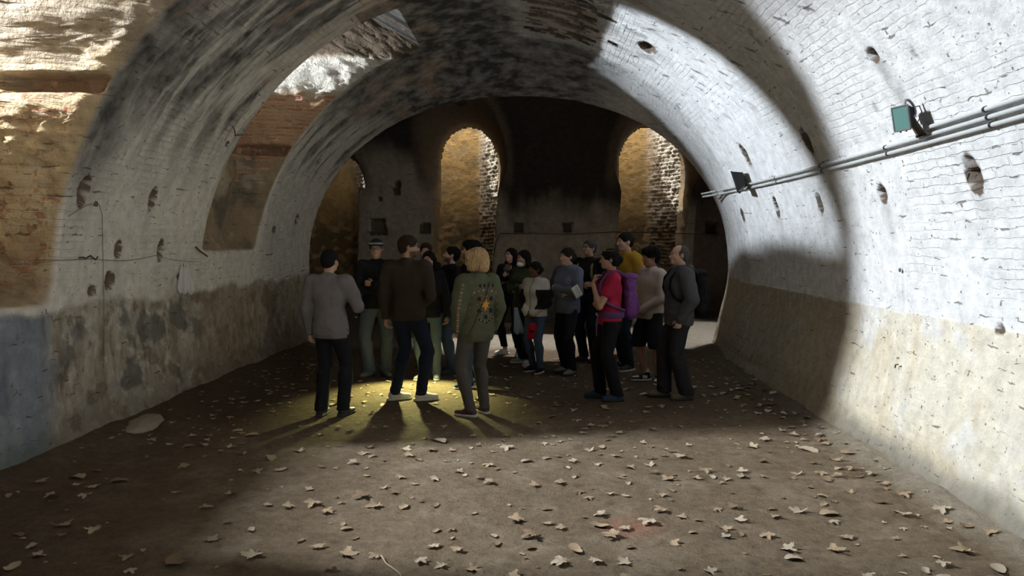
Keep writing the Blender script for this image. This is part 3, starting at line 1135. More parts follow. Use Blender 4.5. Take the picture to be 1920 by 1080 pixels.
wire('iron_hook', wall_path([(432, 234), (436, 242), (437, 252), (444, 250), (451, 250)], .03), .006, M_RUST,
     'bent iron hook high on the rim of the left arch', 'hook')
wire('iron_hook', wall_path([(142, 482), (150, 481), (153, 484)], .03) + wall_path([(162, 478), (172, 486), (176, 480)], .035), .006, M_RUST,
     'crooked iron hook beside the brick edge where the level wire passes', 'hook')
wire('iron_hook', wall_path([(362, 462), (368, 468), (384, 480)], .03), .008, M_RUST, 'straight iron pin at the rear edge of the left arch', 'hook')
wire('iron_hook', wall_path([(494, 477), (505, 477), (507, 474)], .03), .006, M_RUST, 'short iron hook on the second left arch', 'hook')
wire('iron_hook', wall_path([(1683, 690), (1684, 684), (1689, 683)], .02), .005, M_RUST, 'small iron hook on the cream lower part of the right wall', 'hook')
wire('iron_ring', [np.array(wall_path([(1692, 506)], .02)[0]) + np.array((0, .012 * math.cos(t), .012 * math.sin(t))) for t in np.linspace(0, 2 * PI, 12)], .004, M_RUST,
     'tiny iron ring on the white part of the right wall', 'ring')
# cable across the far wall, passing in front of the windows
fw = [at_y(px, py, 15.6) for px, py in [(925, 480), (930, 455), (937, 438), (1000, 438), (1075, 439), (1150, 435), (1250, 437), (1345, 440), (1420, 441)]]
wire('wall_cable', fw, .012, M_WIRE, 'black cable strung across the dark far wall above the heads', 'cable')

# white rag hanging on the left wall
hp = wall_path([(322, 494)], .03)[0]
mb = []
n_ = 14
vs = []
for i in range(n_):
    t = i / (n_ - 1)
    wdt = .05 + .16 * t ** 1.02 if t < .8 else .05 + .16 * .8 ** 1.02 * (1.0 - (t - .8) * 2.2)
    for j in range(n_):
        s_ = j / (n_ - 1) - .5
        vs.append((.03 * math.sin(s_ * 14 + t * 2) * (.3 + t), s_ * wdt + .02 * t, -.30 * t - .03 * abs(s_) + .02 * math.sin(j)))
o = mesh_np('hanging_rag', np.array(vs), grid_faces(n_, n_), cloth('white_rag', (.62, .60, .58)))
md = o.modifiers.new('solid', 'SOLIDIFY')
md.thickness = .004
o.location = hp + np.array((.09, 0, 0))
o.rotation_euler = (0, 0, -.85)
tag(o, 'crumpled white rag hanging from the wire on the left wall', 'rag')
# flat stone at the foot of the left wall
sp_ = on_floor(278, 806)
gu, gv = np.meshgrid(np.linspace(0, 2 * PI, 36), np.linspace(0, PI, 18), indexing='ij')
st_ = stack(np.cos(gu) * np.sin(gv), np.sin(gu) * np.sin(gv), np.cos(gv))
st_ = st_ * (1 + .5 * fbm(st_ * 1.6, 4, .6, seed=5))[..., None] * np.array((.12, .30, .05))
o = mesh_np('stone', st_.reshape(-1, 3), grid_faces(36, 18), plain('pale_stone', (.30, .26, .20), .9, var=.25))
o.location = (sp_[0] - .04, sp_[1], .05)
o.rotation_euler = (.05, .12, .1)
tag(o, 'pale flat stone lying at the foot of the left wall', 'stone')

# ================================================================== fallen leaves
LEAFM = [plain('leaf_tan', (.36, .26, .16), .8, var=.3), plain('leaf_pale', (.43, .35, .25), .8, var=.25), plain('leaf_brown', (.22, .145, .085), .85, var=.3)]
rnd = random.Random(11)


def leaf_mesh(kind, seed):
    r_ = random.Random(seed)
    if kind == 'lobed':
        lob = [(-2.25, .62), (-1.15, .92), (0, 1.08), (1.15, .92), (2.25, .62)]
        pts = []
        for i, (a, L) in enumerate(lob):
            L *= r_.uniform(.85, 1.1)
            pts += [(a - .34, L * .60), (a - .24, L * .82), (a - .11, L * .76), (a + r_.uniform(-.1, .1), L * r_.uniform(.8, 1)), (a + .09, L * .80), (a + .24, L * .78), (a + .34, L * .58)]
            if i < 4:
                pts += [((a + lob[i + 1][0]) / 2, .46 * r_.uniform(.85, 1.15))]
        pts += [(PI - .25, .30), (PI, .12), (PI + .25, .30)]
    else:
        pts = []
        for k in range(22):
            a = 2 * PI * k / 22
            pts.append((a, (.62 + .36 * math.cos(a) ** 2) * r_.uniform(.9, 1.08) * (.75 + .25 * abs(math.cos(a)))))
    n = len(pts)
    cu, cv, tw = r_.uniform(.10, .5), r_.uniform(-.3, .35), r_.uniform(-.25, .25)

    def h(x, y):
        return cu * x * x + cv * y * y + tw * x * y + .05 * math.sin(5 * x + seed) * math.sin(4 * y)
    vs = [(0, 0, h(0, 0))]
    for rr in (.5, 1.0):
        for a, L in pts:
            x, y = math.sin(a) * L * rr, math.cos(a) * L * rr
            vs.append((x, y, h(x, y) + (.06 * r_.random() if rr == 1 else 0)))
    # stalk
    fs = [(0, 1 + i, 1 + (i + 1) % n) for i in range(n)]
    fs += [(1 + i, 1 + n + i, 1 + n + (i + 1) % n, 1 + (i + 1) % n) for i in range(n)]
    b0 = len(vs)
    vs += [(-.015, -.1, .02), (.015, -.1, .02), (.03, -.75, .07), (0.0, -.75, .07)]
    fs.append((b0, b0 + 3, b0 + 2, b0 + 1))
    zm = min(v_[2] for v_ in vs)
    vs = [(x, y, z - zm) for x, y, z in vs]
    return vs, fs


protos = []
for k in range(7):
    for mi in range(3):
        kind = 'lobed' if k < 4 else 'oval'
        vs, fs = leaf_mesh(kind, k)
        me = mesh_np('dry_leaf', np.array(vs), fs, LEAFM[mi], link=False)
        protos.append((kind, mi, me, vs, fs))
cands = []
# clusters seen in the photograph, then a loose scatter
clus = [(160, 985, 3), (235, 1050, 3), (50, 1075, 3), (385, 872, 2), (450, 848, 3), (590, 942, 4), (620, 1035, 4), (470, 1035, 6), (690, 935, 4), (775, 905, 3),
        (685, 935, 3), (970, 985, 4), (760, 955, 2), (1115, 915, 2), (1090, 870, 3), (1245, 900, 4), (1500, 975, 6), (1365, 995, 3), (1690, 935, 4), (1740, 970, 6),
        (1630, 860, 4), (1580, 1000, 3), (1880, 1010, 7), (1845, 1050, 5), (1900, 1060, 4), (1560, 840, 4), (1200, 960, 3), (1180, 990, 3), (780, 1060, 3), (690, 1045, 4),
        (1080, 1065, 3), (120, 935, 5), (150, 900, 5), (60, 1030, 3), (1390, 890, 3), (1250, 870, 4), (800, 830, 5), (740, 850, 6), (940, 835, 4), (880, 1075, 2), (1510, 1030, 3), (1420, 840, 4)]
for cx, cy, n in clus:
    for k in range(n):
        q_ = on_floor(cx + rnd.gauss(0, 34), min(1078, cy + rnd.gauss(0, 9)))
        cands.append((q_[0], q_[1], rnd.uniform(.045, .085)))
for k in range(1350):
    y = 3.5 + (10.8 - 3.5) * rnd.random() ** 1.15
    x = rnd.uniform(-3.6, 2.75)
    dens = .55 + .45 * (x > 0.2) + .25 * (y > 5.5)
    if x < -2.2:
        dens *= .55
    if rnd.random() < dens:
        cands.append((x, y, rnd.choice([.02, .026, .032, .038, .05, .062])))
for k in range(150):
    cands.append((2.55 + rnd.gauss(0, .16), rnd.uniform(4.0, 9.5), rnd.uniform(.03, .065)))
for k in range(90):
    cands.append((rnd.uniform(-3.6, -2.6), rnd.uniform(6, 11), rnd.uniform(.025, .05)))
good = []
feet_px = [(622, 779), (708, 704), (800, 686), (806, 710), (766, 748), (846, 697), (886, 724), (889, 775), (957, 666), (983, 681), (1004, 697), (1064, 699),
           (1107, 682), (1172, 691), (1143, 747), (1219, 714), (1271, 746)]
feet_at = [on_floor(*q) for q in feet_px]
for (x, y, s_) in sorted(cands, key=lambda q: -q[2]):
    if x > 2.66 or x < -3.7 or y < 3.3 or any(abs(x - q[0]) < .27 and abs(y - q[1]) < .27 for q in feet_at):
        continue
    px = 1000 + x / y * F
    py = 455 + CZ / y * F
    if -30 < px < 1950 and py < 1100 and all((x - a) ** 2 + (y - b_) ** 2 > (1.0 * (s_ + c_)) ** 2 for _, a, b_, c_ in good[-0:]):
        good.append((s_ / y, x, y, s_))
good.sort(reverse=True)
tone = ['tan', 'pale', 'brown']
ind, rest = good[:300], good[300:1200]


def region(x, y):
    px = 1000 + x / y * F
    if x > 2.25:
        return 'grit along the right wall, ' + ('at the near edge' if y < 5.2 else 'by the shadow edge' if y < 7 else 'in the shade')
    if y > 6.4:
        return 'shaded earth ' + ('left of the torchlit patch' if px < 650 else 'in front of the white sneakers' if px < 850 else 'in front of the embroidered jacket'
                                      if px < 1030 else 'in front of the crimson shirt' if px < 1200 else 'in front of the balding visitor')
    if x < -1.0:
        return 'dim earth at left, ' + ('front corner' if y < 4.6 else 'below the blue-grey plaster' if y < 5.6 else 'beside the pale stone')
    col_ = 'left part' if px < 880 else 'middle' if px < 1150 else 'by reddish patch' if px < 1350 else 'right part' if px < 1600 else 'far right'
    return 'lit earth ' + ('beside the shadow edge, ' if y > 5.4 else 'halfway back, ' if y > 4.5 else 'nearest, ') + col_


fz = floor_z(np.array([g_[1] for g_ in good[:1200]]), np.array([g_[2] for g_ in good[:1200]]))
for k, (_, x, y, s_) in enumerate(ind):
    big_ = s_ > .04
    mi = rnd.choice([0, 0, 1, 1, 2]) if big_ else rnd.choice([0, 1, 2, 2])
    pool = [p for p in protos if p[1] == mi and (p[0] == 'lobed') == (rnd.random() < (.78 if big_ else .35))] or protos
    kind, mi, me, _, _ = rnd.choice(pool)
    o = bpy.data.objects.new('dry_leaf', me)
    COL.objects.link(o)
    o.location = (x, y, fz[k] + .003)
    o.scale = (s_ * 1.02, s_ * 1.02, s_ * 1.02)
    o.rotation_euler = (rnd.uniform(-.12, .12), rnd.uniform(-.12, .12), rnd.uniform(0, 6.28))
    shp = ('large ' if s_ > .058 else 'small ' if s_ < .045 else '') + ('lobed leaf' if kind == 'lobed' else 'oval leaf')
    reg = region(x, y)
    o['label'] = f'{tone[mi]} {shp} on {reg}'
    o['category'] = 'leaf'
    o['group'] = f'{tone[mi]} {shp[:-1]}ves on {reg}'
V_, F_, mi_ = [], [], []
for k, (_, x, y, s_) in enumerate(rest):
    kind, mi, me, vs, fs = rnd.choice(protos)
    a = rnd.uniform(0, 6.28)
    ca, sa_ = math.cos(a) * s_ * 1.02, math.sin(a) * s_ * 1.02
    b0 = len(V_)
    z0 = fz[300 + k] + .003
    V_ += [(x + vx * ca - vy * sa_, y + vx * sa_ + vy * ca, z0 + vz * s_ * 1.02) for vx, vy, vz in vs]
    F_ += [[b0 + i for i in q] for q in fs]
    mi_ += [mi] * len(fs)
me = bpy.data.meshes.new('leaf_litter')
me.from_pydata(V_, [], F_)
for mm in LEAFM:
    me.materials.append(mm)
me.polygons.foreach_set('material_index', mi_)
me.polygons.foreach_set('use_smooth', [True] * len(F_))
o = bpy.data.objects.new('leaf_litter', me)
COL.objects.link(o)
tag(o, 'scattered small dry leaves and crumbs over the earth floor', 'leaves', kind='stuff')
tw = on_floor(715, 1048)
tw2 = on_floor(748, 1079)
tm = (tw + tw2) / 2 + np.array((-.02, 0, .02))
wire('twig', [tw + np.array((0, 0, .02)), tm, tw2 + np.array((0, 0, .015)), tw2 + np.array((.03, -.06, .015))], .004, plain('pale_twig', (.5, .4, .28), .8),
     'thin pale twig on the earth floor at the near edge', 'twig')

# ================================================================== people: smooth implicit surfaces, meshed with surface nets
def vec(*a):
    return np.array(a, float)


class SDF:
    """smooth union of tapered capsules and ellipsoids sampled on a grid"""
    def __init__(s, lo, hi, h):
        s.h = h
        s.lo = np.array(lo, float)
        n = np.ceil((np.array(hi) - s.lo) / h).astype(int) + 1
        s.ax = [s.lo[i] + h * np.arange(n[i]) for i in range(3)]
        s.f = np.full(tuple(n), .25, np.float64)

    def _sub(s, lo, hi):
        sl = []
        for i in range(3):
            a = int(np.clip(np.floor((lo[i] - s.lo[i]) / s.h), 0, len(s.ax[i])))
            b = int(np.clip(np.ceil((hi[i] - s.lo[i]) / s.h) + 1, 0, len(s.ax[i])))
            sl.append(slice(a, b))
        return tuple(sl)

    def _pts(s, sl):
        return np.stack(np.meshgrid(s.ax[0][sl[0]], s.ax[1][sl[1]], s.ax[2][sl[2]], indexing='ij'), -1)

    def _put(s, sl, d, k, op):
        f = s.f[sl]
        if op == 'add':
            if k > 0:
                h = np.maximum(k - np.abs(f - d), 0) / k
                s.f[sl] = np.minimum(f, d) - h * h * k * .25
            else:
                s.f[sl] = np.minimum(f, d)
        else:
            d = -d
            h = np.maximum(k - np.abs(f - d), 0) / max(k, 1e-6)
            s.f[sl] = np.maximum(f, d) + h * h * k * .25

    def cap(s, a, b, ra, rb, k=.03, sc=None, op='add'):
        """tapered capsule; sc = (axis vector, factor): the section is squeezed along that axis"""
        a, b = np.array(a, float), np.array(b, float)
        m = max(ra, rb) + k + 3 * s.h + .01
        sl = s._sub(np.minimum(a, b) - m, np.maximum(a, b) + m)
        p = s._pts(sl)
        if p.size == 0:
            return
        q = p - a
        ba = b - a
        if sc is not None:
            ax, fa = np.array(sc[0], float), sc[1]
            ax /= np.linalg.norm(ax)
            q = q + (q @ ax)[..., None] * ax * (fa - 1)
            ba = ba + (ba @ ax) * ax * (fa - 1)
        L = max(ba @ ba, 1e-9)
        t = np.clip((q @ ba) / L, 0, 1)
        d = np.linalg.norm(q - t[..., None] * ba, axis=-1) - (ra + (rb - ra) * t)
        if sc is not None and sc[1] > 1:
            d = d / (1 + (sc[1] - 1) * .5)
        s._put(sl, d, k, op)

    def ell(s, c, r, k=.02, R=None, op='add'):
        c, r = np.array(c, float), np.array(r, float)
        m = max(r) + k + 3 * s.h + .01
        sl = s._sub(c - m, c + m)
        p = s._pts(sl) - c
        if p.size == 0:
            return
        if R is not None:
            p = p @ R
        k0 = np.linalg.norm(p / r, axis=-1)
        k1 = np.linalg.norm(p / (r * r), axis=-1)
        s._put(sl, k0 * (k0 - 1) / np.maximum(k1, 1e-6), k, op)

    def plane(s, n, o, k=.004):
        """keep the side the normal points away from"""
        p = s._pts((slice(None),) * 3)
        d = (p - np.array(o)) @ np.array(n, float)
        s.f = np.maximum(s.f, d)

    def noise(s, fn):
        band = np.abs(s.f) < .05
        p = s._pts((slice(None),) * 3)[band]
        s.f[band] += fn(p)

    def mesh(s):
        f = s.f
        f[0] = f[-1] = .1
        f[:, 0] = f[:, -1] = .1
        f[:, :, 0] = f[:, :, -1] = .1
        neg = f < 0
        nx_, ny_, nz_ = f.shape
        cnt = np.zeros((nx_ - 1, ny_ - 1, nz_ - 1), np.int8)
        for i in (0, 1):
            for j in (0, 1):
                for k in (0, 1):
                    cnt += neg[i:nx_ - 1 + i, j:ny_ - 1 + j, k:nz_ - 1 + k]
        act = np.argwhere((cnt > 0) & (cnt < 8))
        idx = -np.ones(cnt.shape, np.int64)
        idx[tuple(act.T)] = np.arange(len(act))
        acc = np.zeros((len(act), 3))
        num = np.zeros(len(act))
        for ax in range(3):
            o1, o2 = [a_ for a_ in range(3) if a_ != ax]
            for u_ in (0, 1):
                for v_ in (0, 1):
                    p0 = act.copy()
                    p0[:, o1] += u_
                    p0[:, o2] += v_
                    p1 = p0.copy()
                    p1[:, ax] += 1
                    f0, f1 = f[tuple(p0.T)], f[tuple(p1.T)]
                    cr_ = (f0 < 0) != (f1 < 0)
                    t = f0[cr_] / (f0[cr_] - f1[cr_])
                    pos = p0[cr_].astype(float)
                    pos[:, ax] += t
                    acc[cr_] += pos
                    num[cr_] += 1
        v = s.lo + (acc / num[:, None]) * s.h
        faces = []
        for ax in range(3):
            o1, o2 = [(1, 2), (2, 0), (0, 1)][ax]
            a0 = [slice(None)] * 3
            a1 = [slice(None)] * 3
            a0[ax], a1[ax] = slice(0, -1), slice(1, None)
            n0, n1 = neg[tuple(a0)], neg[tuple(a1)]
            e = np.argwhere(n0 != n1)
            inside = n0[tuple(e.T)]
            ok = (e[:, o1] > 0) & (e[:, o2] > 0)
            e, inside = e[ok], inside[ok]
            q = []
            for du, dv in ((0, 0), (-1, 0), (-1, -1), (0, -1)):
                p0 = e.copy()
                p0[:, o1] += du
                p0[:, o2] += dv
                q.append(idx[tuple(p0.T)])
            q = np.stack(q, 1)
            q[~inside] = q[~inside][:, ::-1]
            faces.append(q)
        faces = np.concatenate(faces)
        faces = faces[(faces >= 0).all(1)]
        return v, faces


def rotz(a):
    return np.array([[math.cos(a), -math.sin(a), 0], [math.sin(a), math.cos(a), 0], [0, 0, 1]])


def rotx(a):
    return np.array([[1, 0, 0], [0, math.cos(a), -math.sin(a)], [0, math.sin(a), math.cos(a)]])


def roty(a):
    return np.array([[math.cos(a), 0, math.sin(a)], [0, 1, 0], [-math.sin(a), 0, math.cos(a)]])


# arm poses: (elbow, wrist, hand direction, palm normal) for the x>0 side, figure 1.75 m tall facing -Y
ARMS = {
    'down': ((.245, .03, 1.14), (.255, -.03, .885), (0, -.1, -1), (-1, 0, 0)),
    'downback': ((.25, .07, 1.14), (.25, .05, .885), (0, -.1, -1), (-1, 0, 0)),
    'crossed_top': ((.235, -.055, 1.15), (-.03, -.185, 1.20), (-1, .05, .1), (0, 1, 0)),
    'crossed_low': ((.235, -.055, 1.13), (.0, -.165, 1.135), (-1, .15, .05), (0, 1, 0)),
    'pocket': ((.27, .06, 1.15), (.205, -.05, .93), (-.1, -.25, -1), (-1, 0, 0)),
    'pocket_close': ((.235, .05, 1.14), (.21, -.04, .93), (-.1, -.25, -1), (-1, 0, 0)),
    'chin': ((.16, -.16, 1.10), (.06, -.22, 1.36), (-.12, .35, 1), (0, 1, .2)),
    'support': ((.22, -.05, 1.12), (-.02, -.19, 1.12), (-1, 0, .1), (0, 1, 0)),
    'clasp': ((.235, -.01, 1.12), (.06, -.18, .97), (-.6, -.25, -.7), (-.3, 1, 0)),
    'hold': ((.24, 0, 1.12), (.13, -.24, 1.08), (-.3, -1, .05), (-1, 0, 0)),
    'phone': ((.27, -.06, 1.16), (.12, -.24, 1.30), (-.3, -.5, .8), (0, 1, 0)),
    'scarf': ((.21, -.08, 1.14), (.07, -.19, 1.28), (-.6, -.1, .5), (0, 1, 0)),
}


class Figure:
    def __init__(F_, o):
        F_.o = o
        s = F_.s = o.get('height', 1.75) / 1.75
        w = F_.w = o.get('wide', 1.0)
        female = o.get('female', False)
        F_.female = female
        fo = o.get('feet', [(.10, 0, 8), (-.10, 0, -8)])          # x, y, toe-out degrees for +x and -x foot
        sway = o.get('sway', 0.0)
        F_.pel = vec(sway, .0, .95)
        lean = o.get('lean', 0.0)
        F_.chest = vec(sway * .3, -.01 - lean * .5, 1.28)
        F_.neck = vec(0, .012 - lean, 1.475)
        hw = .088 if not female else .092
        F_.sh = [vec((.165 if female else .185) * w * sg, .01 - lean, 1.415) for sg in (1, -1)]
        F_.hip = [F_.pel + vec(hw * sg, 0, -.02) for sg in (1, -1)]
        F_.ank, F_.toe, F_.knee = [], [], []
        for i, sg in enumerate((1, -1)):
            x, y, a = fo[i]
            a = math.radians(a)
            d = vec(math.sin(a), -math.cos(a), 0)
            an = vec(x, y + .03, .085)
            F_.ank.append(an)
            F_.toe.append(d)
            hp = F_.hip[i]
            mid = (hp + an) / 2
            L = np.linalg.norm(hp - an)
            bend = math.sqrt(max(0, .435 ** 2 - min(L / 2, .435) ** 2))
            F_.knee.append(mid + d * max(.02, bend) + vec(0, 0, .02))
        F_.arm = []
        arms = o.get('arms', ('down', 'down'))
        for i, sg in enumerate((1, -1)):
            e, wr, hd, pn = [np.array(q, float) for q in (ARMS[arms[i]] if isinstance(arms[i], str) else arms[i])]
            m = vec(sg, 1, 1)
            e, wr, hd, pn = e * m, wr * m, hd * m, pn * m
            e = e + vec((w - 1) * .2 * sg, -lean * .6, 0)
            F_.arm.append((F_.sh[i], e, wr + vec(0, -lean * .4, 0), hd / np.linalg.norm(hd), pn / np.linalg.norm(pn)))
        hy, hp_ = math.radians(o.get('head_yaw', 0)), math.radians(o.get('head_pitch', 0))
        F_.HR = rotz(hy) @ rotx(-hp_) @ roty(math.radians(o.get('head_roll', 0)))
        F_.hc = F_.neck + vec(0, -.012, .045) + F_.HR @ vec(0, -.02, .115)      # head centre
        F_.root = empty('person', o['loc'], o['face'])
        F_.root.scale = (s, s, s)
        tag(F_.root, o['label'], 'person', 'visitors standing in the vault')

    def H(F_, x, y, z):
        return F_.hc + F_.HR @ vec(x, y, z)

    def hand(F_, S, wr, hd, pn, curl=.5, skinr=1.0):
        sd = np.cross(hd, pn)
        sd /= np.linalg.norm(sd)
        pn = np.cross(sd, hd)
        pa = wr + hd * .045
        S.cap(wr, pa + hd * .03, .026, .036, .012, (pn, 1.9))
        for k, (off, L) in enumerate(((-.030, .070), (-.010, .080), (.011, .075), (.030, .060))):
            b0 = pa + hd * .038 + sd * off
            c1 = math.radians(25 + 40 * curl)
            c2 = math.radians(45 + 75 * curl)
            d1 = hd * math.cos(c1) + pn * math.sin(c1)
            d2 = hd * math.cos(c2) + pn * math.sin(c2)
            p1 = b0 + d1 * L * .5
            S.cap(b0 - hd * .01, p1, .0095, .0090, .004)
            S.cap(p1, p1 + d2 * L * .5, .0090, .0075, .003)
        t0 = wr + hd * .02 - sd * .026
        t1 = t0 + (hd * .7 - sd * .6 + pn * .35) * .042
        S.cap(t0, t1, .013, .0105, .008)
        S.cap(t1, t1 + (hd * .85 - sd * .1 + pn * .5) * .032, .0105, .008, .004)

    def body(F_, mat):
        h = .0075
        S = SDF((-.48, -.42, -.01), (.48, .36, 1.86), h)
        f_ = F_.female
        S.cap(F_.pel + vec(.05, 0, .0), F_.pel + vec(-.05, 0, 0), .105, .105, .05)
        S.cap(F_.pel + vec(0, 0, .05), F_.chest, .10, .125, .06, (vec(0, 1, 0), 1.15))
        S.cap(F_.chest + vec(.06, 0, .02), F_.chest + vec(-.06, 0, .02), .10, .10, .05)
        S.cap(F_.sh[0] * vec(.8, 1, 1), F_.sh[1] * vec(.8, 1, 1), .058, .058, .05)
        for i in (0, 1):
            S.cap(F_.hip[i], F_.knee[i], .082, .052, .05)
            S.cap(F_.knee[i], F_.ank[i], .052, .036, .02)
            cal = F_.knee[i] * .68 + F_.ank[i] * .32 + vec(0, .018, 0)
            S.ell(cal, (.05, .052, .10), .04)
            S.cap(F_.ank[i] + vec(0, 0, -.035), F_.ank[i] + F_.toe[i] * .13 + vec(0, 0, -.05), .035, .026, .02)
            sh, e, wr, hd, pn = F_.arm[i]
            S.cap(sh, e, .050, .037, .03)
            S.cap(e, wr, .037, .0245, .012)
            S.ell(e * .7 + wr * .3, (.039, .039, .039), .03)
            F_.hand(S, wr, hd, pn, F_.o.get('curl', .45))
        # neck and head
        S.cap(F_.neck + vec(0, .01, -.05), F_.neck + vec(0, .0, .07), .056, .050, .03)
        R = F_.HR
        S.ell(F_.H(0, .012, .025), (.074, .094, .088), .02, R)
        S.ell(F_.H(0, -.012, -.045), (.058, .070, .062), .035, R)
        S.ell(F_.H(0, -.062, -.088), (.024, .022, .018), .03, R)      # chin
        S.cap(F_.H(.030, -.062, -.018), F_.H(.042, -.045, -.03), .018, .018, .02)
        S.cap(F_.H(-.030, -.062, -.018), F_.H(-.042, -.045, -.03), .018, .018, .02)
        S.cap(F_.H(.035, -.074, .022), F_.H(-.035, -.074, .022), .011, .011, .015)   # brow
        for sg in (1, -1):
            S.ell(F_.H(.031 * sg, -.092, .003), (.017, .012, .010), .010, R, 'sub')
            S.ell(F_.H(.030 * sg, -.070, .003), (.0125, .012, .0115), .003, R)
            S.ell(F_.H(.078 * sg, .016, -.006), (.010, .019, .030), .006, R)
            S.ell(F_.H(.087 * sg, .010, -.002), (.006, .010, .016), .004, R, 'sub')
        S.cap(F_.H(0, -.080, .012), F_.H(0, -.103, -.030), .008, .012, .010)
        S.cap(F_.H(.011, -.088, -.034), F_.H(-.011, -.088, -.034), .009, .009, .006)
        S.cap(F_.H(.016, -.079, -.056), F_.H(-.016, -.079, -.056), .0085, .0085, .006)
        S.cap(F_.H(.013, -.079, -.066), F_.H(-.013, -.079, -.066), .0080, .0080, .004)
        v, fc_ = S.mesh()
        c0 = np.array(F_.o.get('skin', (.42, .25, .17)))
        cc = np.tile(c0, (len(v), 1))
        q = (v - F_.hc) @ F_.HR
        lip = np.exp(-((q[:, 0] / .022) ** 2 + ((q[:, 2] + .061) / .009) ** 2)) * (q[:, 1] < -.06)
        cc = cc * (1 - lip[:, None] * .55) + lip[:, None] * .55 * np.array((.35, .11, .10)) * (c0.mean() / .28)
        chk = np.exp(-(((np.abs(q[:, 0]) - .04) / .02) ** 2 + ((q[:, 2] + .03) / .02) ** 2)) * (q[:, 1] < -.03)
        cc = cc * (1 - chk[:, None] * .2) + chk[:, None] * .2 * c0 * np.array((1.2, .8, .75))
        for sg in (1, -1):
            er = np.hypot((q[:, 0] - .030 * sg) / .0125, (q[:, 2] - .003) / .0065)
            ey = (er < 1) & (q[:, 1] < -.07)
            cc[ey] = (.55, .52, .48)
            ir = (np.hypot(q[:, 0] - .030 * sg, q[:, 2] - .003) < .0062) & (q[:, 1] < -.07)
            cc[ir] = (.03, .02, .015)
            bw = np.exp(-(((q[:, 0] - .033 * sg) / .020) ** 4 + ((q[:, 2] - .026 + abs(0)) / .006) ** 2)) * (q[:, 1] < -.055)
            cc = cc * (1 - bw[:, None] * .8) + bw[:, None] * .8 * np.array(F_.o.get('hair', (.02, .015, .012)))
        if F_.o.get('beard'):
            bb = sm(-.035, -.055, q[:, 2] + .35 * np.maximum(0, .06 - np.abs(q[:, 0])) * 0) * sm(.02, -.01, q[:, 1]) * (np.linalg.norm(q, axis=1) < .15)
            bb = bb * (1 - lip)
            cc = cc * (1 - bb[:, None] * .85) + bb[:, None] * .85 * np.array(F_.o['beard'])
        return mesh_np('body', v, fc_, mat, F_.root, col=cc)

    def torso(F_, S, g, sleeve=1.0, bulk=0.0, hem=.86, arms=True, ag=.014):
        """jacket or shirt volume; g = thickness over the body, sleeve = share of the arm that is covered"""
        f_ = F_.female
        S.cap(F_.pel + vec(.055, 0, -.04), F_.pel + vec(-.055, 0, -.04), .108 + g, .108 + g, .05)
        S.cap(F_.pel + vec(0, 0, .05), F_.chest, .115 + g + bulk * .5, .135 + g, .07, (vec(0, 1, 0), 1.12))
        S.cap(F_.chest + vec(.075, 0, .02), F_.chest + vec(-.075, 0, .02), .105 + g, .105 + g, .06)
        S.cap(F_.sh[0] * vec(.82, 1, 1), F_.sh[1] * vec(.82, 1, 1), .062 + g, .062 + g, .06)
        if f_:
            for sg in (1, -1):
                S.ell(F_.chest + vec(.07 * sg, -.095 - g * .6, .0), (.062, .05, .058), .05)
        S.cap(F_.pel + vec(.06, 0, -.10), F_.pel + vec(.06, 0, .1), .085 + g, .085 + g, .06)
        S.cap(F_.pel + vec(-.06, 0, -.10), F_.pel + vec(-.06, 0, .1), .085 + g, .085 + g, .06)
        S.cap(F_.neck + vec(0, .01, -.05), F_.neck + vec(0, .008, -.01), .075, .064 + g * .4, .04)
        for i in (0, 1):
            sh, e, wr, hd, pn = F_.arm[i]
            S.cap(sh, sh * .5 + e * .5, .058 + g, .048 + ag + g * .4, .04)
            if sleeve > .5:
                S.cap(sh * .5 + e * .5, e, .048 + ag + g * .4, .043 + ag + g * .3, .02)
                t = min(1, (sleeve - .5) * 2)
                S.cap(e, e * (1 - t) + wr * t, .043 + ag + g * .3, .031 + ag * .8 + g * .2, .015)

    def top(F_, name, mat, g=.012, sleeve=1.0, hem=.86, bulk=0.0, fold=.008, extra=None, col=None, ag=.012, seed=0):
        S = SDF((-.5, -.44, hem - .03), (.5, .4, 1.62), .0095)
        F_.torso(S, g, sleeve, bulk, hem, ag=ag)
        if extra:
            extra(S, F_)
        S.noise(lambda p: fold * 1.5 * fbm(p * vec(7, 7, 4.0), 3, .5, seed=seed + 2) + fold * .8 * fbm(p * vec(9, 9, 22.0) + 3, 2, .5, seed=seed + 5) * sm(1.2, .95, p[:, 2]))
        S.plane((0, 0, -1), (0, 0, hem))
        if sleeve < 1:
            for i in (0, 1):
                pass
        v, fc_ = S.mesh()
        cc = col(v, F_) if col else None
        return mesh_np(name, v, fc_, mat, F_.root, col=cc)

    def legs(F_, name, mat, g=.010, end=.06, flare=.0, top_=.93, fold=.007, col=None, seed=0):
        S = SDF((-.42, -.34, 0), (.42, .4, top_ + .05), .0095)
        S.cap(F_.pel + vec(.05, 0, .02), F_.pel + vec(-.05, 0, .02), .106 + g, .106 + g, .05)
        S.ell(F_.pel + vec(.055, .045, -.06), (.085, .08, .09), .05)
        S.ell(F_.pel + vec(-.055, .045, -.06), (.085, .08, .09), .05)
        for i in (0, 1):
            S.cap(F_.hip[i], F_.knee[i], .087 + g, .058 + g, .05)
            if end < .4:
                S.cap(F_.knee[i], F_.ank[i] + vec(0, .0, -.02), .058 + g, .044 + g + flare, .02)
                S.ell(F_.knee[i] * .68 + F_.ank[i] * .32 + vec(0, .018, 0), (.052 + g, .056 + g, .11), .04)
            else:
                S.cap(F_.hip[i] * .4 + F_.knee[i] * .6, F_.knee[i], .075 + g + flare, .066 + g + flare, .04)
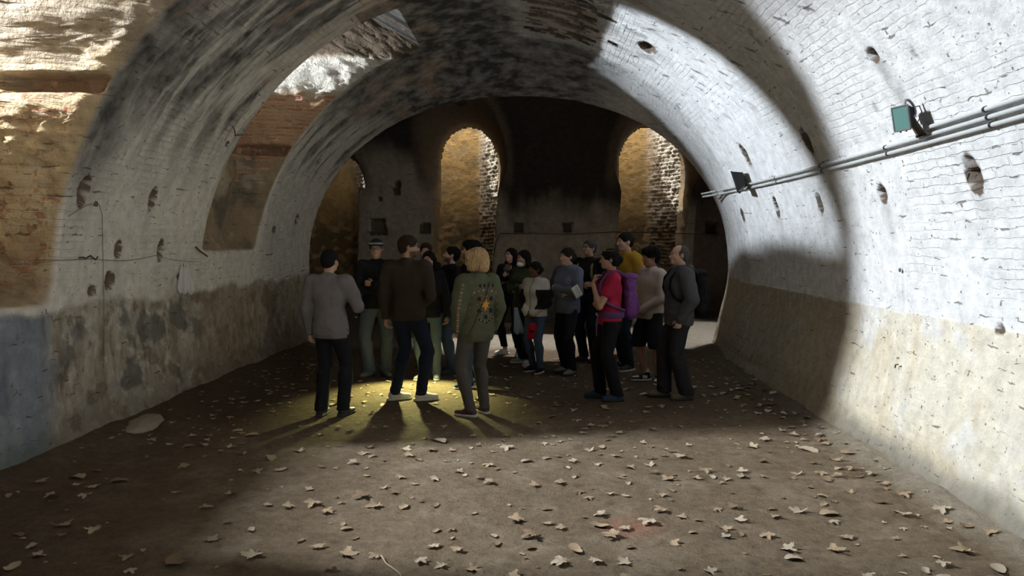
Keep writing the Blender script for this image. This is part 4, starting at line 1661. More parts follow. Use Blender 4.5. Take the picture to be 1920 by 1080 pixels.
        S.noise(lambda p: fold * 1.2 * fbm(p * vec(8, 8, 5.0), 3, .5, seed=seed + 1)
                + fold * 1.6 * fbm(p * vec(6, 6, 26.0), 2, .5, seed=seed + 4) * (sm(.30, .10, p[:, 2]) + .8 * np.exp(-((p[:, 2] - .47) / .07) ** 2) + .5 * sm(.75, .85, p[:, 2])))
        S.plane((0, 0, -1), (0, 0, end))
        S.plane((0, 0, 1), (0, 0, top_))
        v, fc_ = S.mesh()
        return mesh_np(name, v, fc_, mat, F_.root, col=col(v, F_) if col else None)

    def shoes(F_, mat, sole, name='shoe', high=0.0, col=None, thick=.026):
        for i in (0, 1):
            a, d = F_.ank[i], F_.toe[i]
            sd = vec(-d[1], d[0], 0)
            S = SDF(a - vec(.22, .24, .09), a + vec(.22, .2, .12), .006)
            S.cap(a * vec(1, 1, 0) + vec(0, 0, .045) - d * .025, a * vec(1, 1, 0) + vec(0, 0, .042) + d * .06, .040, .043, .02)
            S.cap(a * vec(1, 1, 0) + vec(0, 0, .042) + d * .06, a * vec(1, 1, 0) + vec(0, 0, .034) + d * .155, .044, .036, .02, (vec(0, 0, 1), 1.25))
            S.cap(a * vec(1, 1, 0) + vec(0, 0, .06) - d * .01, a + vec(0, 0, -.005 + high) - d * .005, .042, .043, .02)
            S.noise(lambda p: .003 * fbm(p * 28, 2))
            S.plane((0, 0, -1), (0, 0, .020))
            v, fc_ = S.mesh()
            cc = col(v, a, d, sd) if col else None
            sh = mesh_np(name, v, fc_, mat, F_.root, col=cc)
            S = SDF(a - vec(.24, .26, .10), a + vec(.24, .22, -.03), .006)
            g0 = a * vec(1, 1, 0) + vec(0, 0, .012)
            S.cap(g0 - d * .035, g0 + d * .05, .045, .042, .02)
            S.cap(g0 + d * .05, g0 + d * .155, .046, .041, .02)
            S.plane((0, 0, -1), (0, 0, .001))
            S.plane((0, 0, 1), (0, 0, thick))
            v, fc_ = S.mesh()
            mesh_np('sole', v, fc_, sole, sh)

    def hairdo(F_, style, mat):
        c = F_.hc
        R = F_.HR
        lo, hi = c - vec(.2, .2, .34), c + vec(.2, .2, .2)
        S = SDF(lo, hi, .0065)
        rough = .010
        if style in ('short', 'fringe', 'cap_short'):
            S.ell(F_.H(0, .018, .038), (.084, .103, .090), .01, R)
            S.ell(F_.H(0, .060, -.015), (.066, .055, .060), .03, R)
            S.ell(F_.H(0, -.085, -.015), (.068, .052, .070), .012, R, 'sub')
            S.ell(F_.H(0, -.03, -.09), (.10, .075, .07), .012, R, 'sub')
        elif style == 'fluffy':
            S.ell(F_.H(0, .020, .055), (.098, .112, .098), .01, R)
            S.ell(F_.H(0, -.05, .085), (.07, .06, .04), .03, R)
            S.ell(F_.H(0, .07, -.01), (.072, .055, .065), .03, R)
            S.ell(F_.H(0, -.092, -.022), (.068, .052, .070), .012, R, 'sub')
            S.ell(F_.H(0, -.03, -.09), (.10, .075, .07), .012, R, 'sub')
            rough = .022
        elif style == 'bald':
            S.ell(F_.H(0, .024, .024), (.080, .097, .093), .01, R)
            S.ell(F_.H(0, .065, -.02), (.064, .045, .055), .03, R)
            S.ell(F_.H(0, -.078, .085), (.10, .095, .085), .010, R, 'sub')
            S.ell(F_.H(0, -.085, -.005), (.10, .075, .09), .012, R, 'sub')
            S.ell(F_.H(0, -.03, -.09), (.10, .075, .07), .012, R, 'sub')
            rough = .004
        elif style == 'bob':
            S.ell(F_.H(0, .022, .046), (.112, .122, .100), .01, R)
            S.ell(F_.H(0, .045, -.03), (.118, .106, .082), .04, R)
            S.ell(F_.H(.085, -.01, -.02), (.030, .055, .075), .03, R)
            S.ell(F_.H(-.085, -.01, -.02), (.030, .055, .075), .03, R)
            S.ell(F_.H(0, .085, -.075), (.07, .045, .040), .03, R)
            S.ell(F_.H(0, -.100, -.030), (.062, .060, .085), .012, R, 'sub')
            rough = .022
        elif style in ('long', 'tied'):
            S.ell(F_.H(0, .018, .036), (.086, .104, .092), .01, R)
            S.ell(F_.H(0, .055, -.02), (.078, .062, .07), .03, R)
            if style == 'long':
                for sg in (1, -1):
                    S.cap(F_.H(.072 * sg, .02, .01), F_.H(.086 * sg, .03, -.13), .028, .034, .03)
                    S.cap(F_.H(.086 * sg, .03, -.13), F_.H(.08 * sg, .01, -.22), .034, .022, .03)
                S.cap(F_.H(0, .075, -.02), F_.H(0, .085, -.18), .055, .06, .03)
            else:
                S.ell(F_.H(0, .125, -.005), (.042, .038, .045), .015, R)
                S.cap(F_.H(0, .09, -.03), F_.H(0, .10, -.06), .03, .02, .03)
            S.ell(F_.H(0, -.088, -.022), (.060, .055, .076), .010, R, 'sub')
            S.ell(F_.H(0, -.045, -.09), (.062, .075, .07), .010, R, 'sub')
            rough = .010

        def strands(p):
            q = (p - c) @ R
            a_ = np.arctan2(q[:, 0], q[:, 1] - .02)
            return rough * .8 * fbm(np.stack([a_ * 7, q[:, 2] * 9, q[:, 1] * 9], 1), 3, .6, seed=3) + rough * .35 * np.sin(a_ * 46 + 5 * fbm(q * 14, 2))
        S.noise(strands)
        v, fc_ = S.mesh()
        return mesh_np('hair', v, fc_, mat, F_.root)

    def glasses(F_, mat, up=0.0, back=0.0):
        mb = MB()
        for sg in (1, -1):
            mb.tube([Vector(F_.H(.031 * sg + .021 * math.cos(t), -.092 + back, .002 + up + .016 * math.sin(t))) for t in np.linspace(0, 2 * PI, 15)[:-1]], .0026, 5, True)
            mb.tube([Vector(F_.H(.052 * sg, -.090 + back, .006 + up)), Vector(F_.H(.082 * sg, -.02 + back * .5, .008 + up)), Vector(F_.H(.085 * sg, .03 + back * .3, .0 + up))], .0022, 5)
        mb.tube([Vector(F_.H(.010, -.093 + back, .006 + up)), Vector(F_.H(-.010, -.093 + back, .006 + up))], .0025, 5)
        mb.build('glasses', mat, F_.root, True)

    def mask(F_, mat, dz=0.0, col=None, size=1.0):
        S = SDF(F_.hc - vec(.13, .16, .2), F_.hc + vec(.13, .1, .1), .005)
        S.ell(F_.H(0, -.050, -.052 + dz), (.055 * size, .060, .042 * size), .01, F_.HR)
        S.ell(F_.H(0, -.085, -.045 + dz), (.028 * size, .028, .030 * size), .02, F_.HR)
        S.ell(F_.H(0, .02, -.03), (.09, .065, .12), .004, F_.HR, 'sub')
        v, fc_ = S.mesh()
        return mesh_np('face_mask', v, fc_, mat, F_.root)

    def scarf(F_, mat, tails=True):
        S = SDF(F_.neck - vec(.22, .3, .34), F_.neck + vec(.2, .2, .1), .007)
        for k in range(3):
            rr = .072 + .008 * k
            ring = [F_.neck + vec(rr * math.cos(t), .0 + rr * 1.05 * math.sin(t) - .012 * k, -.002 - .032 * k + .01 * math.sin(t + k)) for t in np.linspace(0, 2 * PI, 15)]
            for a_, b_ in zip(ring[:-1], ring[1:]):
                S.cap(a_, b_, .024, .024, .008)
        if tails:
            for sg, L in ((1, .22), (-1, .27)):
                S.cap(F_.neck + vec(.03 * sg, -.105, -.05), F_.neck + vec(.045 * sg, -.165, -.05 - L), .026, .034, .01, (vec(0, 1, 0), 2.0))
        S.noise(lambda p: .006 * fbm(p * vec(20, 20, 14), 3))
        v, fc_ = S.mesh()
        pat = sm(.0, .15, fbm(v * 24, 2, seed=4))
        cc = mixc(np.tile((.16, .10, .09), (len(v), 1)), pat, (.34, .25, .22))
        return mesh_np('scarf', v, fc_, mat, F_.root, col=cc)

    def hood(F_, mat, name='hood', big=1.0):
        S = SDF(F_.neck - vec(.25, .2, .2), F_.neck + vec(.25, .28, .14), .008)
        ring = [F_.neck + vec(.092 * math.cos(t), .022 + .078 * math.sin(t), -.015 + .030 * math.sin(t)) for t in np.linspace(-.35, PI + .35, 13)]
        for a_, b_ in zip(ring[:-1], ring[1:]):
            S.cap(a_, b_, .032 * big, .032 * big, .01)
        S.cap(F_.neck + vec(0, .11, -.03), F_.neck + vec(0, .125, -.13), .06 * big, .035, .04, (vec(0, 1, 0), 1.5))
        S.cap(F_.neck + vec(.085, -.01, -.035), F_.neck + vec(.03, -.09, -.075), .028, .02, .02)
        S.cap(F_.neck + vec(-.085, -.01, -.035), F_.neck + vec(-.03, -.09, -.075), .028, .02, .02)
        S.noise(lambda p: .006 * fbm(p * 18, 3))
        v, fc_ = S.mesh()
        return mesh_np(name, v, fc_, mat, F_.root)

    def collar(F_, mat, h_=.05, name='collar'):
        n_ = 30
        vs = []
        for j, (dz, rr) in enumerate(((-.05, .082), (-.01, .074), (h_ * .6, .070), (h_, .074), (h_ * .9, .080), (-.02, .088), (-.055, .092))):
            for k in range(n_):
                t = PI / 2 + (k / (n_ - 1) - .5) * 2 * PI * .93
                vs.append(F_.neck + vec(rr * math.cos(t), .010 + rr * math.sin(t), dz - .025 * (1 - math.sin(t)) * .8))
        return mesh_np(name, np.array(vs), grid_faces(7, n_), mat, F_.root)


M_SKIN = cloth('skin', (0, 0, 0), 60, .10, .55, .0006, vcol=True)


def hairmat(name, col):
    m, nt, b = nodes(name)
    tc = N(nt, 'ShaderNodeTexCoord').outputs['Object']
    mp = N(nt, 'ShaderNodeMapping')
    mp.inputs['Scale'].default_value = (60, 60, 9)
    nt.links.new(tc, mp.inputs['Vector'])
    n = N(nt, 'ShaderNodeTexNoise')
    n.inputs['Scale'].default_value = 3
    n.inputs['Detail'].default_value = 4
    nt.links.new(mp.outputs[0], n.inputs['Vector'])
    g = math_(nt, 'MULTIPLY_ADD', n.outputs[0], 1.3, .35)
    nt.links.new(mixrgb(nt, 1.0, col, N2c(nt, g), 'MULTIPLY'), b.inputs['Base Color'])
    b.inputs['Roughness'].default_value = .8
    b.inputs['Specular IOR Level'].default_value = .15
    bp = N(nt, 'ShaderNodeBump')
    bp.inputs['Distance'].default_value = .008
    nt.links.new(n.outputs[0], bp.inputs['Height'])
    nt.links.new(bp.outputs[0], b.inputs['Normal'])
    return m


HAIRC = {'black': (.012, .010, .010), 'dark': (.025, .017, .012), 'brown': (.045, .025, .016), 'blonde': (.62, .44, .24), 'grey': (.085, .08, .078)}
HAIRM = {k: hairmat('hair_' + k, v) for k, v in HAIRC.items()}
_cm = {}


def CM(name, col, **kw):
    if name not in _cm:
        _cm[name] = cloth(name, col, **kw)
    return _cm[name]

# ================================================================== the visitors
SOLE_W = plain('white_rubber', (.55, .54, .50), .7)
SOLE_D = plain('dark_rubber', (.03, .03, .03), .8)


def at_feet(px, py, top_py):
    q = on_floor(px, py, .01)
    tp = at_y(px, top_py, q[1])
    z0 = float(floor_z(np.array([q[0]]), np.array([q[1]]))[0])
    return (q[0], q[1], z0 + .002), tp[2] - z0


def person(px, py, top, face, label, **kw):
    loc, hgt = at_feet(px, py, top)
    kw.update(loc=loc, height=hgt, face=math.radians(face), label=label)
    f_ = Figure(kw)
    f_.body_o = f_.body(M_SKIN)
    f_.hc_w = loc
    return f_


SK = dict(pale=(.60, .38, .28), tan=(.50, .30, .205), dark=(.13, .068, .042))
ALL = []
jeans_blue = CM('jeans_blue', (.060, .085, .13), fine=180, amt=.45)
jeans_dark = CM('jeans_dark', (.022, .028, .045), fine=180, amt=.4)
black_cl = CM('black_cloth', (.012, .012, .014))
black_tr = CM('black_trousers', (.014, .014, .017))

# 1 man seen from behind on the left
f_ = person(622, 779, 470, 168, 'person in a pale grey sweater and black trousers, back turned, nearest the left wall',
            arms=('down', 'phone'), feet=[(.10, .02, 5), (-.12, -.06, -10)], wide=1.08, skin=SK['tan'], head_yaw=-8)
f_.top('sweater', CM('grey_knit', (.17, .155, .152), fine=120, amt=.3), g=.022, hem=.83, bulk=.03, fold=.010, ag=.02)
f_.collar(CM('grey_knit', (.17, .155, .152)), .03)
f_.legs('trousers', black_tr, g=.014, flare=.012)
f_.shoes(M_BLACK, SOLE_D)
f_.hairdo('short', HAIRM['black'])

# 2 man with cap
f_ = person(708, 704, 450, 12, 'person in a black cap with a white stripe and glasses, arms crossed',
            arms=('crossed_top', 'crossed_low'), feet=[(.10, 0, 15), (-.10, 0, -35)], skin=SK['tan'], hair=HAIRC['grey'], head_yaw=-5)
f_.top('jacket', black_cl, g=.020, hem=.88, bulk=.02)
f_.collar(black_cl, .045)
f_.legs('jeans', CM('jeans_slate', (.085, .105, .125), amt=.4), g=.018, flare=.018)
f_.shoes(CM('shoe_grey', (.13, .13, .12)), SOLE_D)
f_.hairdo('short', HAIRM['grey'])
f_.glasses(M_BLACK)
S = SDF(f_.hc - vec(.15, .2, .1), f_.hc + vec(.15, .16, .18), .006)
S.ell(f_.H(0, .010, .050), (.092, .112, .082), .01, f_.HR)
S.ell(f_.H(0, -.085, .050), (.072, .075, .011), .01, f_.HR)
S.plane(tuple(f_.HR @ vec(0, 0, -1)), tuple(f_.H(0, 0, .040)))
v, fc_ = S.mesh()
q = (v - f_.hc) @ f_.HR
stp = ((q[:, 2] > .060) & (q[:, 2] < .069)) | ((q[:, 2] > .076) & (q[:, 2] < .080))
cc = mixc(np.tile((.015, .016, .02), (len(v), 1)), stp * 1.0, (.55, .55, .52))
mesh_np('cap', v, fc_, CM('cap_cloth', None, vcol=True), f_.root, col=cc)

# 6 face half hidden behind the brown sweater
f_ = person(800, 686, 457, 5, 'person with short dark hair whose face just shows between two taller heads',
            arms=('down', 'down'), skin=SK['tan'], female=True, wide=.9)
f_.top('jacket', black_cl, g=.016)
f_.legs('trousers', black_tr)
f_.shoes(M_BLACK, SOLE_D)
f_.hairdo('short', HAIRM['dark'])

# 4 woman with patterned mask and torch
f_ = person(806, 710, 472, -4, 'person with long dark hair, leopard-patterned face mask and teal jeans, holding the torch',
            arms=('down', 'hold'), feet=[(.08, .05, 10), (-.10, .0, -25)], skin=SK['tan'], female=True, wide=.92, head_yaw=-6)
f_.top('coat', CM('dark_coat', (.020, .018, .022)), g=.016, hem=.86)
f_.legs('jeans', CM('jeans_teal', (.13, .185, .22), amt=.35), g=.010)
f_.shoes(CM('shoe_greybeige', (.22, .21, .18)), SOLE_W)
f_.hairdo('long', HAIRM['black'])
mk = nodes('leopard_cloth')
nt_, b_ = mk[1], mk[2]
tc_ = N(nt_, 'ShaderNodeTexCoord').outputs['Object']
vo = N(nt_, 'ShaderNodeTexVoronoi')
vo.inputs['Scale'].default_value = 90
nt_.links.new(tc_, vo.inputs['Vector'])
nt_.links.new(mixrgb(nt_, ramp(nt_, vo.outputs['Distance'], .3, .45), (.05, .03, .015), (.36, .20, .07)), b_.inputs['Base Color'])
b_.inputs['Roughness'].default_value = .9
f_.mask(mk[0], 0.0, size=1.15)
fig4 = f_

# 3 man in brown sweater
f_ = person(766, 748, 443, 172, 'person in a dark brown sweater and white sneakers, back turned, head in profile',
            arms=('down', 'clasp'), feet=[(.15, .0, -55), (-.14, -.02, -60)], skin=SK['tan'], head_yaw=-68, hair=HAIRC['dark'], wide=1.05, beard=(.06, .035, .022), wide_=1)
f_.top('sweater', CM('brown_knit', (.048, .035, .024), fine=120, amt=.3), g=.022, hem=.86, bulk=.02, ag=.018)
f_.collar(CM('brown_knit', (.048, .035, .024)), .03)
f_.legs('jeans', CM('jeans_navy', (.014, .019, .034), amt=.4), g=.012)
f_.shoes(CM('shoe_white', (.62, .60, .52), amt=.1), SOLE_W)
f_.hairdo('short', HAIRM['brown'])
f_.glasses(M_BLACK)

# 5 bearded man
f_ = person(846, 697, 463, -62, 'person with a short dark beard and black jacket, profile turned up to the left',
            arms=('clasp', 'clasp'), feet=[(.10, -.06, 15), (-.10, .05, -20)], skin=SK['pale'], head_pitch=14, head_yaw=-22, beard=(.05, .032, .022))
f_.top('jacket', black_cl, g=.018, hem=.90)
f_.collar(black_cl, .02)
f_.legs('jeans', jeans_blue, g=.012)
f_.shoes(M_BLACK, SOLE_D)
f_.hairdo('short', HAIRM['black'])

# 7 tall dark man behind the blonde
f_ = person(886, 724, 455, -72, 'person with curly dark hair in black, half hidden behind the blond visitor',
            arms=('crossed_low', 'crossed_top'), feet=[(.10, -.10, 10), (-.10, .1, -10)], skin=SK['tan'], head_pitch=16, head_yaw=-10, beard=(.06, .04, .028), lean=.03)
f_.top('jacket', black_cl, g=.02)
f_.collar(black_cl, .03)
f_.legs('jeans', jeans_blue, g=.010)
f_.shoes(CM('shoe_darkblue', (.03, .04, .06)), SOLE_W)
f_.hairdo('fluffy', HAIRM['black'])

# 8 blond woman in embroidered jacket
f_ = person(895, 775, 470, -152, 'person with short blond hair in an embroidered olive jacket, back turned',
            arms=('pocket_close', 'pocket_close'), feet=[(.10, .02, 40), (-.10, -.06, 5)], skin=SK['pale'], female=True, wide=1.02, head_yaw=52, sway=.015)
olive = CM('olive_canvas', (.105, .115, .068), fine=220, amt=.3)
jk = f_.top('jacket', olive, g=.030, hem=.79, bulk=.06, fold=.012, ag=.024)
f_.collar(olive, .045)
f_.legs('trousers', CM('taupe_cord', (.10, .088, .078), amt=.35), g=.012, top_=.98)
f_.shoes(CM('shoe_maroon', (.10, .045, .05)), SOLE_W)
f_.hairdo('bob', HAIRM['blonde'])
S = SDF(f_.neck - vec(.2, .2, .15), f_.neck + vec(.2, .2, .1), .007)
S.cap(f_.neck + vec(.05, -.05, -.02), f_.neck + vec(-.05, -.05, -.02), .045, .045, .02)
S.cap(f_.neck + vec(.07, .0, -.01), f_.neck + vec(.05, -.08, -.03), .03, .03, .02)
v, fc_ = S.mesh()
mesh_np('shirt_collar', v, fc_, CM('pale_shirt', (.50, .42, .38)), f_.root)
jv = np.array([q.co[:] for q in jk.data.vertices])


def embroider(fig, jv):
    V, Fs, C_ = [], [], []
    back = jv[jv[:, 1] > -.02]

    def surf(x, z):
        d = (back[:, 0] - x) ** 2 + (back[:, 2] - z) ** 2
        k = np.argsort(d)[:6]
        return back[k, 1].max()

    def patch(cx, cz, poly, col, lift=.004):
        b0 = len(V)
        V.append((cx, surf(cx, cz) + lift, cz))
        for (a, b) in poly:
            V.append((cx + a, surf(cx + a, cz + b) + lift, cz + b))
        for (a, b) in poly:
            V.append((cx + a, surf(cx + a, cz + b) - .006, cz + b))
        n = len(poly)
        C_.extend([col] * (2 * n + 1))
        for i in range(n):
            j = (i + 1) % n
            Fs.append((b0, b0 + 1 + j, b0 + 1 + i))
            Fs.append((b0 + 1 + i, b0 + 1 + j, b0 + 1 + n + j, b0 + 1 + n + i))

    def petal(cx, cz, ang, L, w, col, lift=.006):
        c_, s_ = math.cos(ang), math.sin(ang)
        pts = [(0, 0), (L * .45, w), (L, 0), (L * .45, -w)]
        patch(cx + c_ * L * .45, cz + s_ * L * .45, [((p[0] - L * .45) * c_ - p[1] * s_, (p[0] - L * .45) * s_ + p[1] * c_) for p in pts], col, lift)

    def flower(cx, cz, r, col, n=6, mid=(.02, .02, .02)):
        for k in range(n):
            petal(cx, cz, 2 * PI * k / n, r, r * .38, col, .006)
        disc(cx, cz, r * .3, mid, .008)

    def disc(cx, cz, r, col, lift=.005):
        patch(cx, cz, [(r * math.cos(t), r * math.sin(t)) for t in np.linspace(0, 2 * PI, 9)[:-1]], col, lift)
    x0, z0 = -.035, 1.185
    red, dk, org, pk2, whi, yel = (.22, .07, .045), (.02, .02, .025), (.75, .36, .06), (.45, .22, .17), (.55, .45, .38), (.35, .24, .08)
    # rounded panel of red stitching
    for k in range(9):
        for j in range(11):
            xx, zz = x0 - .10 + .025 * k, z0 - .13 + .024 * j
            if abs(xx - x0) < .105 - .04 * max(0, (z0 - zz) / .13) and math.hypot(xx - x0, zz - z0) > .035:
                if (k + j) % 2 == 0:
                    petal(xx, zz, (k * 1.3 + j), .020, .006, red if (k * j) % 3 else pk2, .003)
    for k in range(6):
        petal(x0, z0, PI / 2 + k * PI / 3 + .12, .056 if k % 3 else .066, .013, org, .008)
    for sx in (-1, 1):
        flower(x0 + .075 * sx, z0 + .065, .026, dk, 6, (.10, .03, .03))
        flower(x0 + .072 * sx, z0 - .062, .027, dk, 6, (.10, .03, .03))
    flower(x0, z0 - .125, .026, dk, 6, (.10, .03, .03))
    for k in range(11):
        t = (k - 5) / 5
        xx, zz = x0 + t * .105, z0 - .150 - .045 * (1 - abs(t))
        petal(xx, zz, .8 if t < 0 else -.8 + PI, .022, .010, dk if k % 2 else red, .006)
        if k % 2 == 0:
            disc(xx, zz + .012, .006, whi, .007)
    for k in range(5):
        xx = x0 - .11 + .052 * k + .01
        if k < 4:
            patch(xx, 1.385, [(0, .022), (.012, 0), (0, -.022), (-.012, 0)], dk, .006)
        petal(xx + .026, 1.385, .4, .026, .008, red, .005)
    for k in range(6):
        flower(x0 - .13 + .052 * k, 1.345 - .012 * abs(k - 2.5), .013, whi if k % 2 else pk2, 5, (.3, .1, .06))
    # chains down the arm holes
    for sx in (-1, 1):
        for k in range(10):
            xx = x0 + sx * (.135 + .004 * k) + .01
            zz = 1.32 - .034 * k
            petal(xx, zz, PI / 2 + .3, .018, .006, yel if k % 2 else red, .005)
    mesh_np('embroidery', np.array(V), Fs, CM('thread', None, vcol=True, fine=400, amt=.3), fig.root, False, col=np.array(C_))
    # sleeve of the local +x arm: blossoms running from the shoulder to the cuff on its outer back
    V2, F2, C2 = [], [], []
    sh, e, wr, hd, pn = fig.arm[0]
    for k in range(15):
        t = k / 14
        c = sh + (e - sh) * min(1, t * 2) if t < .5 else e + (wr - e) * (t * 2 - 1)
        c = c + vec(.0, 0, -.02)
        dirv = vec(.35, .94, 0)
        rad = .088 - .03 * t
        d = jv - c
        al = d @ dirv
        off = np.linalg.norm(d - al[:, None] * dirv, axis=1)
        ok = (off < .03) & (al > 0) & (al < .14)
        if ok.any():
            rad = al[ok].max() + .003
        p = c + dirv * rad
        rv = vec(.94, -.35, 0)
        for m_ in range(5):
            a = 2 * PI * m_ / 5
            b0 = len(V2)
            q0, q1, q2, q3 = 0 * rv, rv * math.cos(a + .35) * .011 + vec(0, 0, math.sin(a + .35) * .011), rv * math.cos(a) * .021 + vec(0, 0, math.sin(a) * .021), rv * math.cos(a - .35) * .011 + vec(0, 0, math.sin(a - .35) * .011)
            for q_ in (q0, q1, q2, q3):
                V2.append(tuple(p + q_ + dirv * .002))
            F2.append((b0, b0 + 1, b0 + 2, b0 + 3))
            C2 += [(.42, .22, .16) if k % 2 else (.50, .36, .28)] * 4
    mesh_np('sleeve_embroidery', np.array(V2), F2, CM('thread', None, vcol=True), fig.root, False, col=np.array(C2))


embroider(f_, jv)
mb = MB()
bk_ = jv[jv[:, 1] > -.02]
strap = []
for t in np.linspace(0, 1, 16):
    x, z = -.10 + .26 * t, 1.42 - .56 * t
    k = np.argsort((bk_[:, 0] - x) ** 2 + (bk_[:, 2] - z) ** 2)[:6]
    strap.append(Vector((x, bk_[k, 1].max() + .006, z)))
mb.tube(strap, .006, 6)
mb.build('shoulder_strap', CM('strap_brown', (.10, .07, .05)), f_.root)

# 10 woman with glasses and scarf
f_ = person(957, 666, 466, -28, 'person with dark hair, glasses and a wrapped scarf, behind the embroidered jacket',
            arms=('scarf', 'support'), feet=[(.14, 0, 20), (-.14, .04, -40)], skin=SK['pale'], female=True, head_pitch=12, head_yaw=-14, wide=1.0)
f_.top('coat', CM('black_coat', (.013, .013, .018)), g=.020, bulk=.03, ag=.02)
f_.legs('trousers', black_tr, end=.13)
f_.shoes(CM('shoe_white', None), SOLE_W)
f_.hairdo('long', HAIRM['black'])
f_.glasses(M_BLACK)
f_.scarf(CM('scarf_cloth', None, vcol=True))

# 11 woman with white mask under the chin
f_ = person(983, 681, 470, -42, 'person in a dark olive jacket with a white face mask pulled under the chin',
            arms=('crossed_low', 'crossed_top'), feet=[(.09, -.04, 20), (-.10, .03, -35)], skin=SK['pale'], female=True, head_yaw=-15)
f_.top('jacket', CM('dark_olive', (.055, .065, .040), amt=.3), g=.020, hem=.80, bulk=.04, ag=.018)
f_.hood(CM('black_knit', (.012, .012, .013)), 'snood')
f_.legs('trousers', black_tr)
f_.shoes(CM('shoe_sage', (.34, .36, .32), amt=.1), SOLE_W)
f_.hairdo('long', HAIRM['black'])
f_.mask(CM('mask_white', (.72, .73, .70), amt=.06), -.045, size=.95)

# 12 girl in white and black fleece
f_ = person(1004, 697, 492, -34, 'child in a white and black fleece and blue jeans, holding a red cap',
            arms=('clasp', 'clasp'), feet=[(.09, -.02, 10), (-.08, .04, -20)], skin=SK['dark'], female=True, head_yaw=-22, wide=.95)


def fleece(v, F_):
    cc = np.tile((.56, .54, .49), (len(v), 1))
    sh, e, wr, hd, pn = F_.arm[0]
    blk = (v[:, 0] > .105) & (v[:, 2] < 1.33) & (v[:, 2] > 1.02)
    blk2 = (v[:, 0] < -.13) & (v[:, 2] < 1.33) & (v[:, 2] > 1.02)
    zip_ = (np.abs(v[:, 0]) < .008) & (v[:, 1] < 0)
    cc[blk | blk2] = (.012, .012, .013)
    cc[zip_] = (.03, .03, .03)
    return cc


f_.top('fleece', CM('fleece', None, vcol=True, amt=.2), g=.024, hem=.90, bulk=.05, col=fleece, ag=.024)
f_.collar(black_cl, .03)
f_.legs('jeans', CM('jeans_mid', (.075, .11, .17), amt=.35), g=.010)
f_.shoes(CM('shoe_black', (.015, .015, .015)), SOLE_W)
f_.hairdo('tied', HAIRM['black'])

# 13 woman in grey-blue hoodie
f_ = person(1064, 699, 466, -48, 'person in a slate-blue hooded sweatshirt, arms crossed, a paper in one hand',
            arms=('crossed_top', 'crossed_low'), feet=[(.10, -.04, 10), (-.10, .04, -10)], skin=SK['pale'], female=True, head_yaw=-10, wide=1.06)
slate = CM('slate_fleece', (.125, .135, .185), amt=.25)
f_.top('hoodie', slate, g=.024, hem=.85, bulk=.05, ag=.020, fold=.011)
f_.hood(slate)
f_.legs('trousers', CM('black_jeans', (.014, .014, .018)), g=.014, flare=.008)
f_.shoes(CM('shoe_greymix', (.20, .19, .17), amt=.6), SOLE_D)
f_.hairdo('tied', HAIRM['dark'])
fig13 = f_

# 14 grey haired man
f_ = person(1103, 676, 451, -40, 'person with grey hair and glasses in a black pullover, face lifted, behind the red shirt',
            arms=('down', 'support'), skin=SK['tan'], hair=HAIRC['grey'], head_pitch=10, head_yaw=-12, wide=1.05)
f_.top('pullover', black_cl, g=.022, bulk=.04)
f_.collar(CM('pale_shirt', None), .02, 'shirt_collar')
f_.legs('trousers', black_tr, g=.016, flare=.01)
f_.shoes(CM('shoe_brown', (.06, .045, .035)), SOLE_D)
f_.hairdo('short', HAIRM['grey'])
f_.glasses(M_BLACK)
mb = MB()
jv2 = [(.14, -.115, 1.18), (.135, -.13, 1.28), (.125, -.105, 1.38), (.115, -.02, 1.475), (.12, .06, 1.44)]
for sg in (1, -1):
    mb = MB()
    mb.tube([Vector((x * sg, y, z)) for x, y, z in jv2], .020, 6)
    mb.build('strap', CM('olive_strap', (.20, .19, .06)), f_.root, True)

# 16 tall youth in mustard hoodie
f_ = person(1172, 691, 437, -58, 'tall person in a mustard hooded sweatshirt and dark jeans',
            arms=('pocket', 'pocket'), skin=SK['pale'], head_yaw=-14, wide=.98, feet=[(.10, -.03, 10), (-.10, .03, -15)])
must = CM('mustard_fleece', (.36, .205, .024), amt=.25)
f_.top('hoodie', must, g=.022, hem=.86, bulk=.02, ag=.02)
f_.hood(must)
f_.legs('jeans', jeans_dark, g=.010)
f_.shoes(M_BLACK, SOLE_W)
f_.hairdo('short', HAIRM['black'])

# 15 woman in red with the purple backpack
f_ = person(1143, 747, 468, -84, 'person in a crimson short-sleeved shirt and black trousers, hand raised to the chin',
            arms=('chin', 'support'), skin=SK['tan'], female=True, feet=[(.10, .04, 6), (-.09, -.12, -8)], head_yaw=-6, wide=1.04)
f_.top('shirt', CM('crimson_jersey', (.46, .025, .07), amt=.2), g=.010, sleeve=.45, hem=.88, bulk=.01)
f_.legs('trousers', black_tr, g=.016, flare=.012)
f_.shoes(CM('shoe_blue', (.035, .06, .10), amt=.4), SOLE_D)
f_.hairdo('tied', HAIRM['black'])
f_.glasses(CM('shades', (.35, .35, .20), rough=.3), up=.095, back=.04)
fig15 = f_

# 17 youth in shorts
f_ = person(1219, 714, 467, -62, 'person with bushy black hair in a pale sweatshirt, black shorts and high-top sneakers',
            arms=('clasp', 'pocket'), skin=(.36, .20, .14), feet=[(.10, .02, 45), (-.11, -.02, -22)], head_yaw=-14, wide=.94)
f_.top('sweatshirt', CM('pale_sweat', (.47, .39, .355), amt=.2), g=.022, hem=.84, bulk=.04, ag=.018, fold=.011)
f_.legs('shorts', black_tr, g=.020, end=.46, flare=.02)


def hightop(v, a, d, sd):
    q = v - a
    al = q @ d
    cc = np.tile((.014, .014, .014), (len(v), 1))
    w_ = ((al > -.01) & (al < .05) & (v[:, 2] > .035) & (v[:, 2] < .075)) | ((al > .10) & (v[:, 2] > .048)) | ((al < .02) & (v[:, 2] > .115))
    cc[w_] = (.62, .60, .56)
    return cc


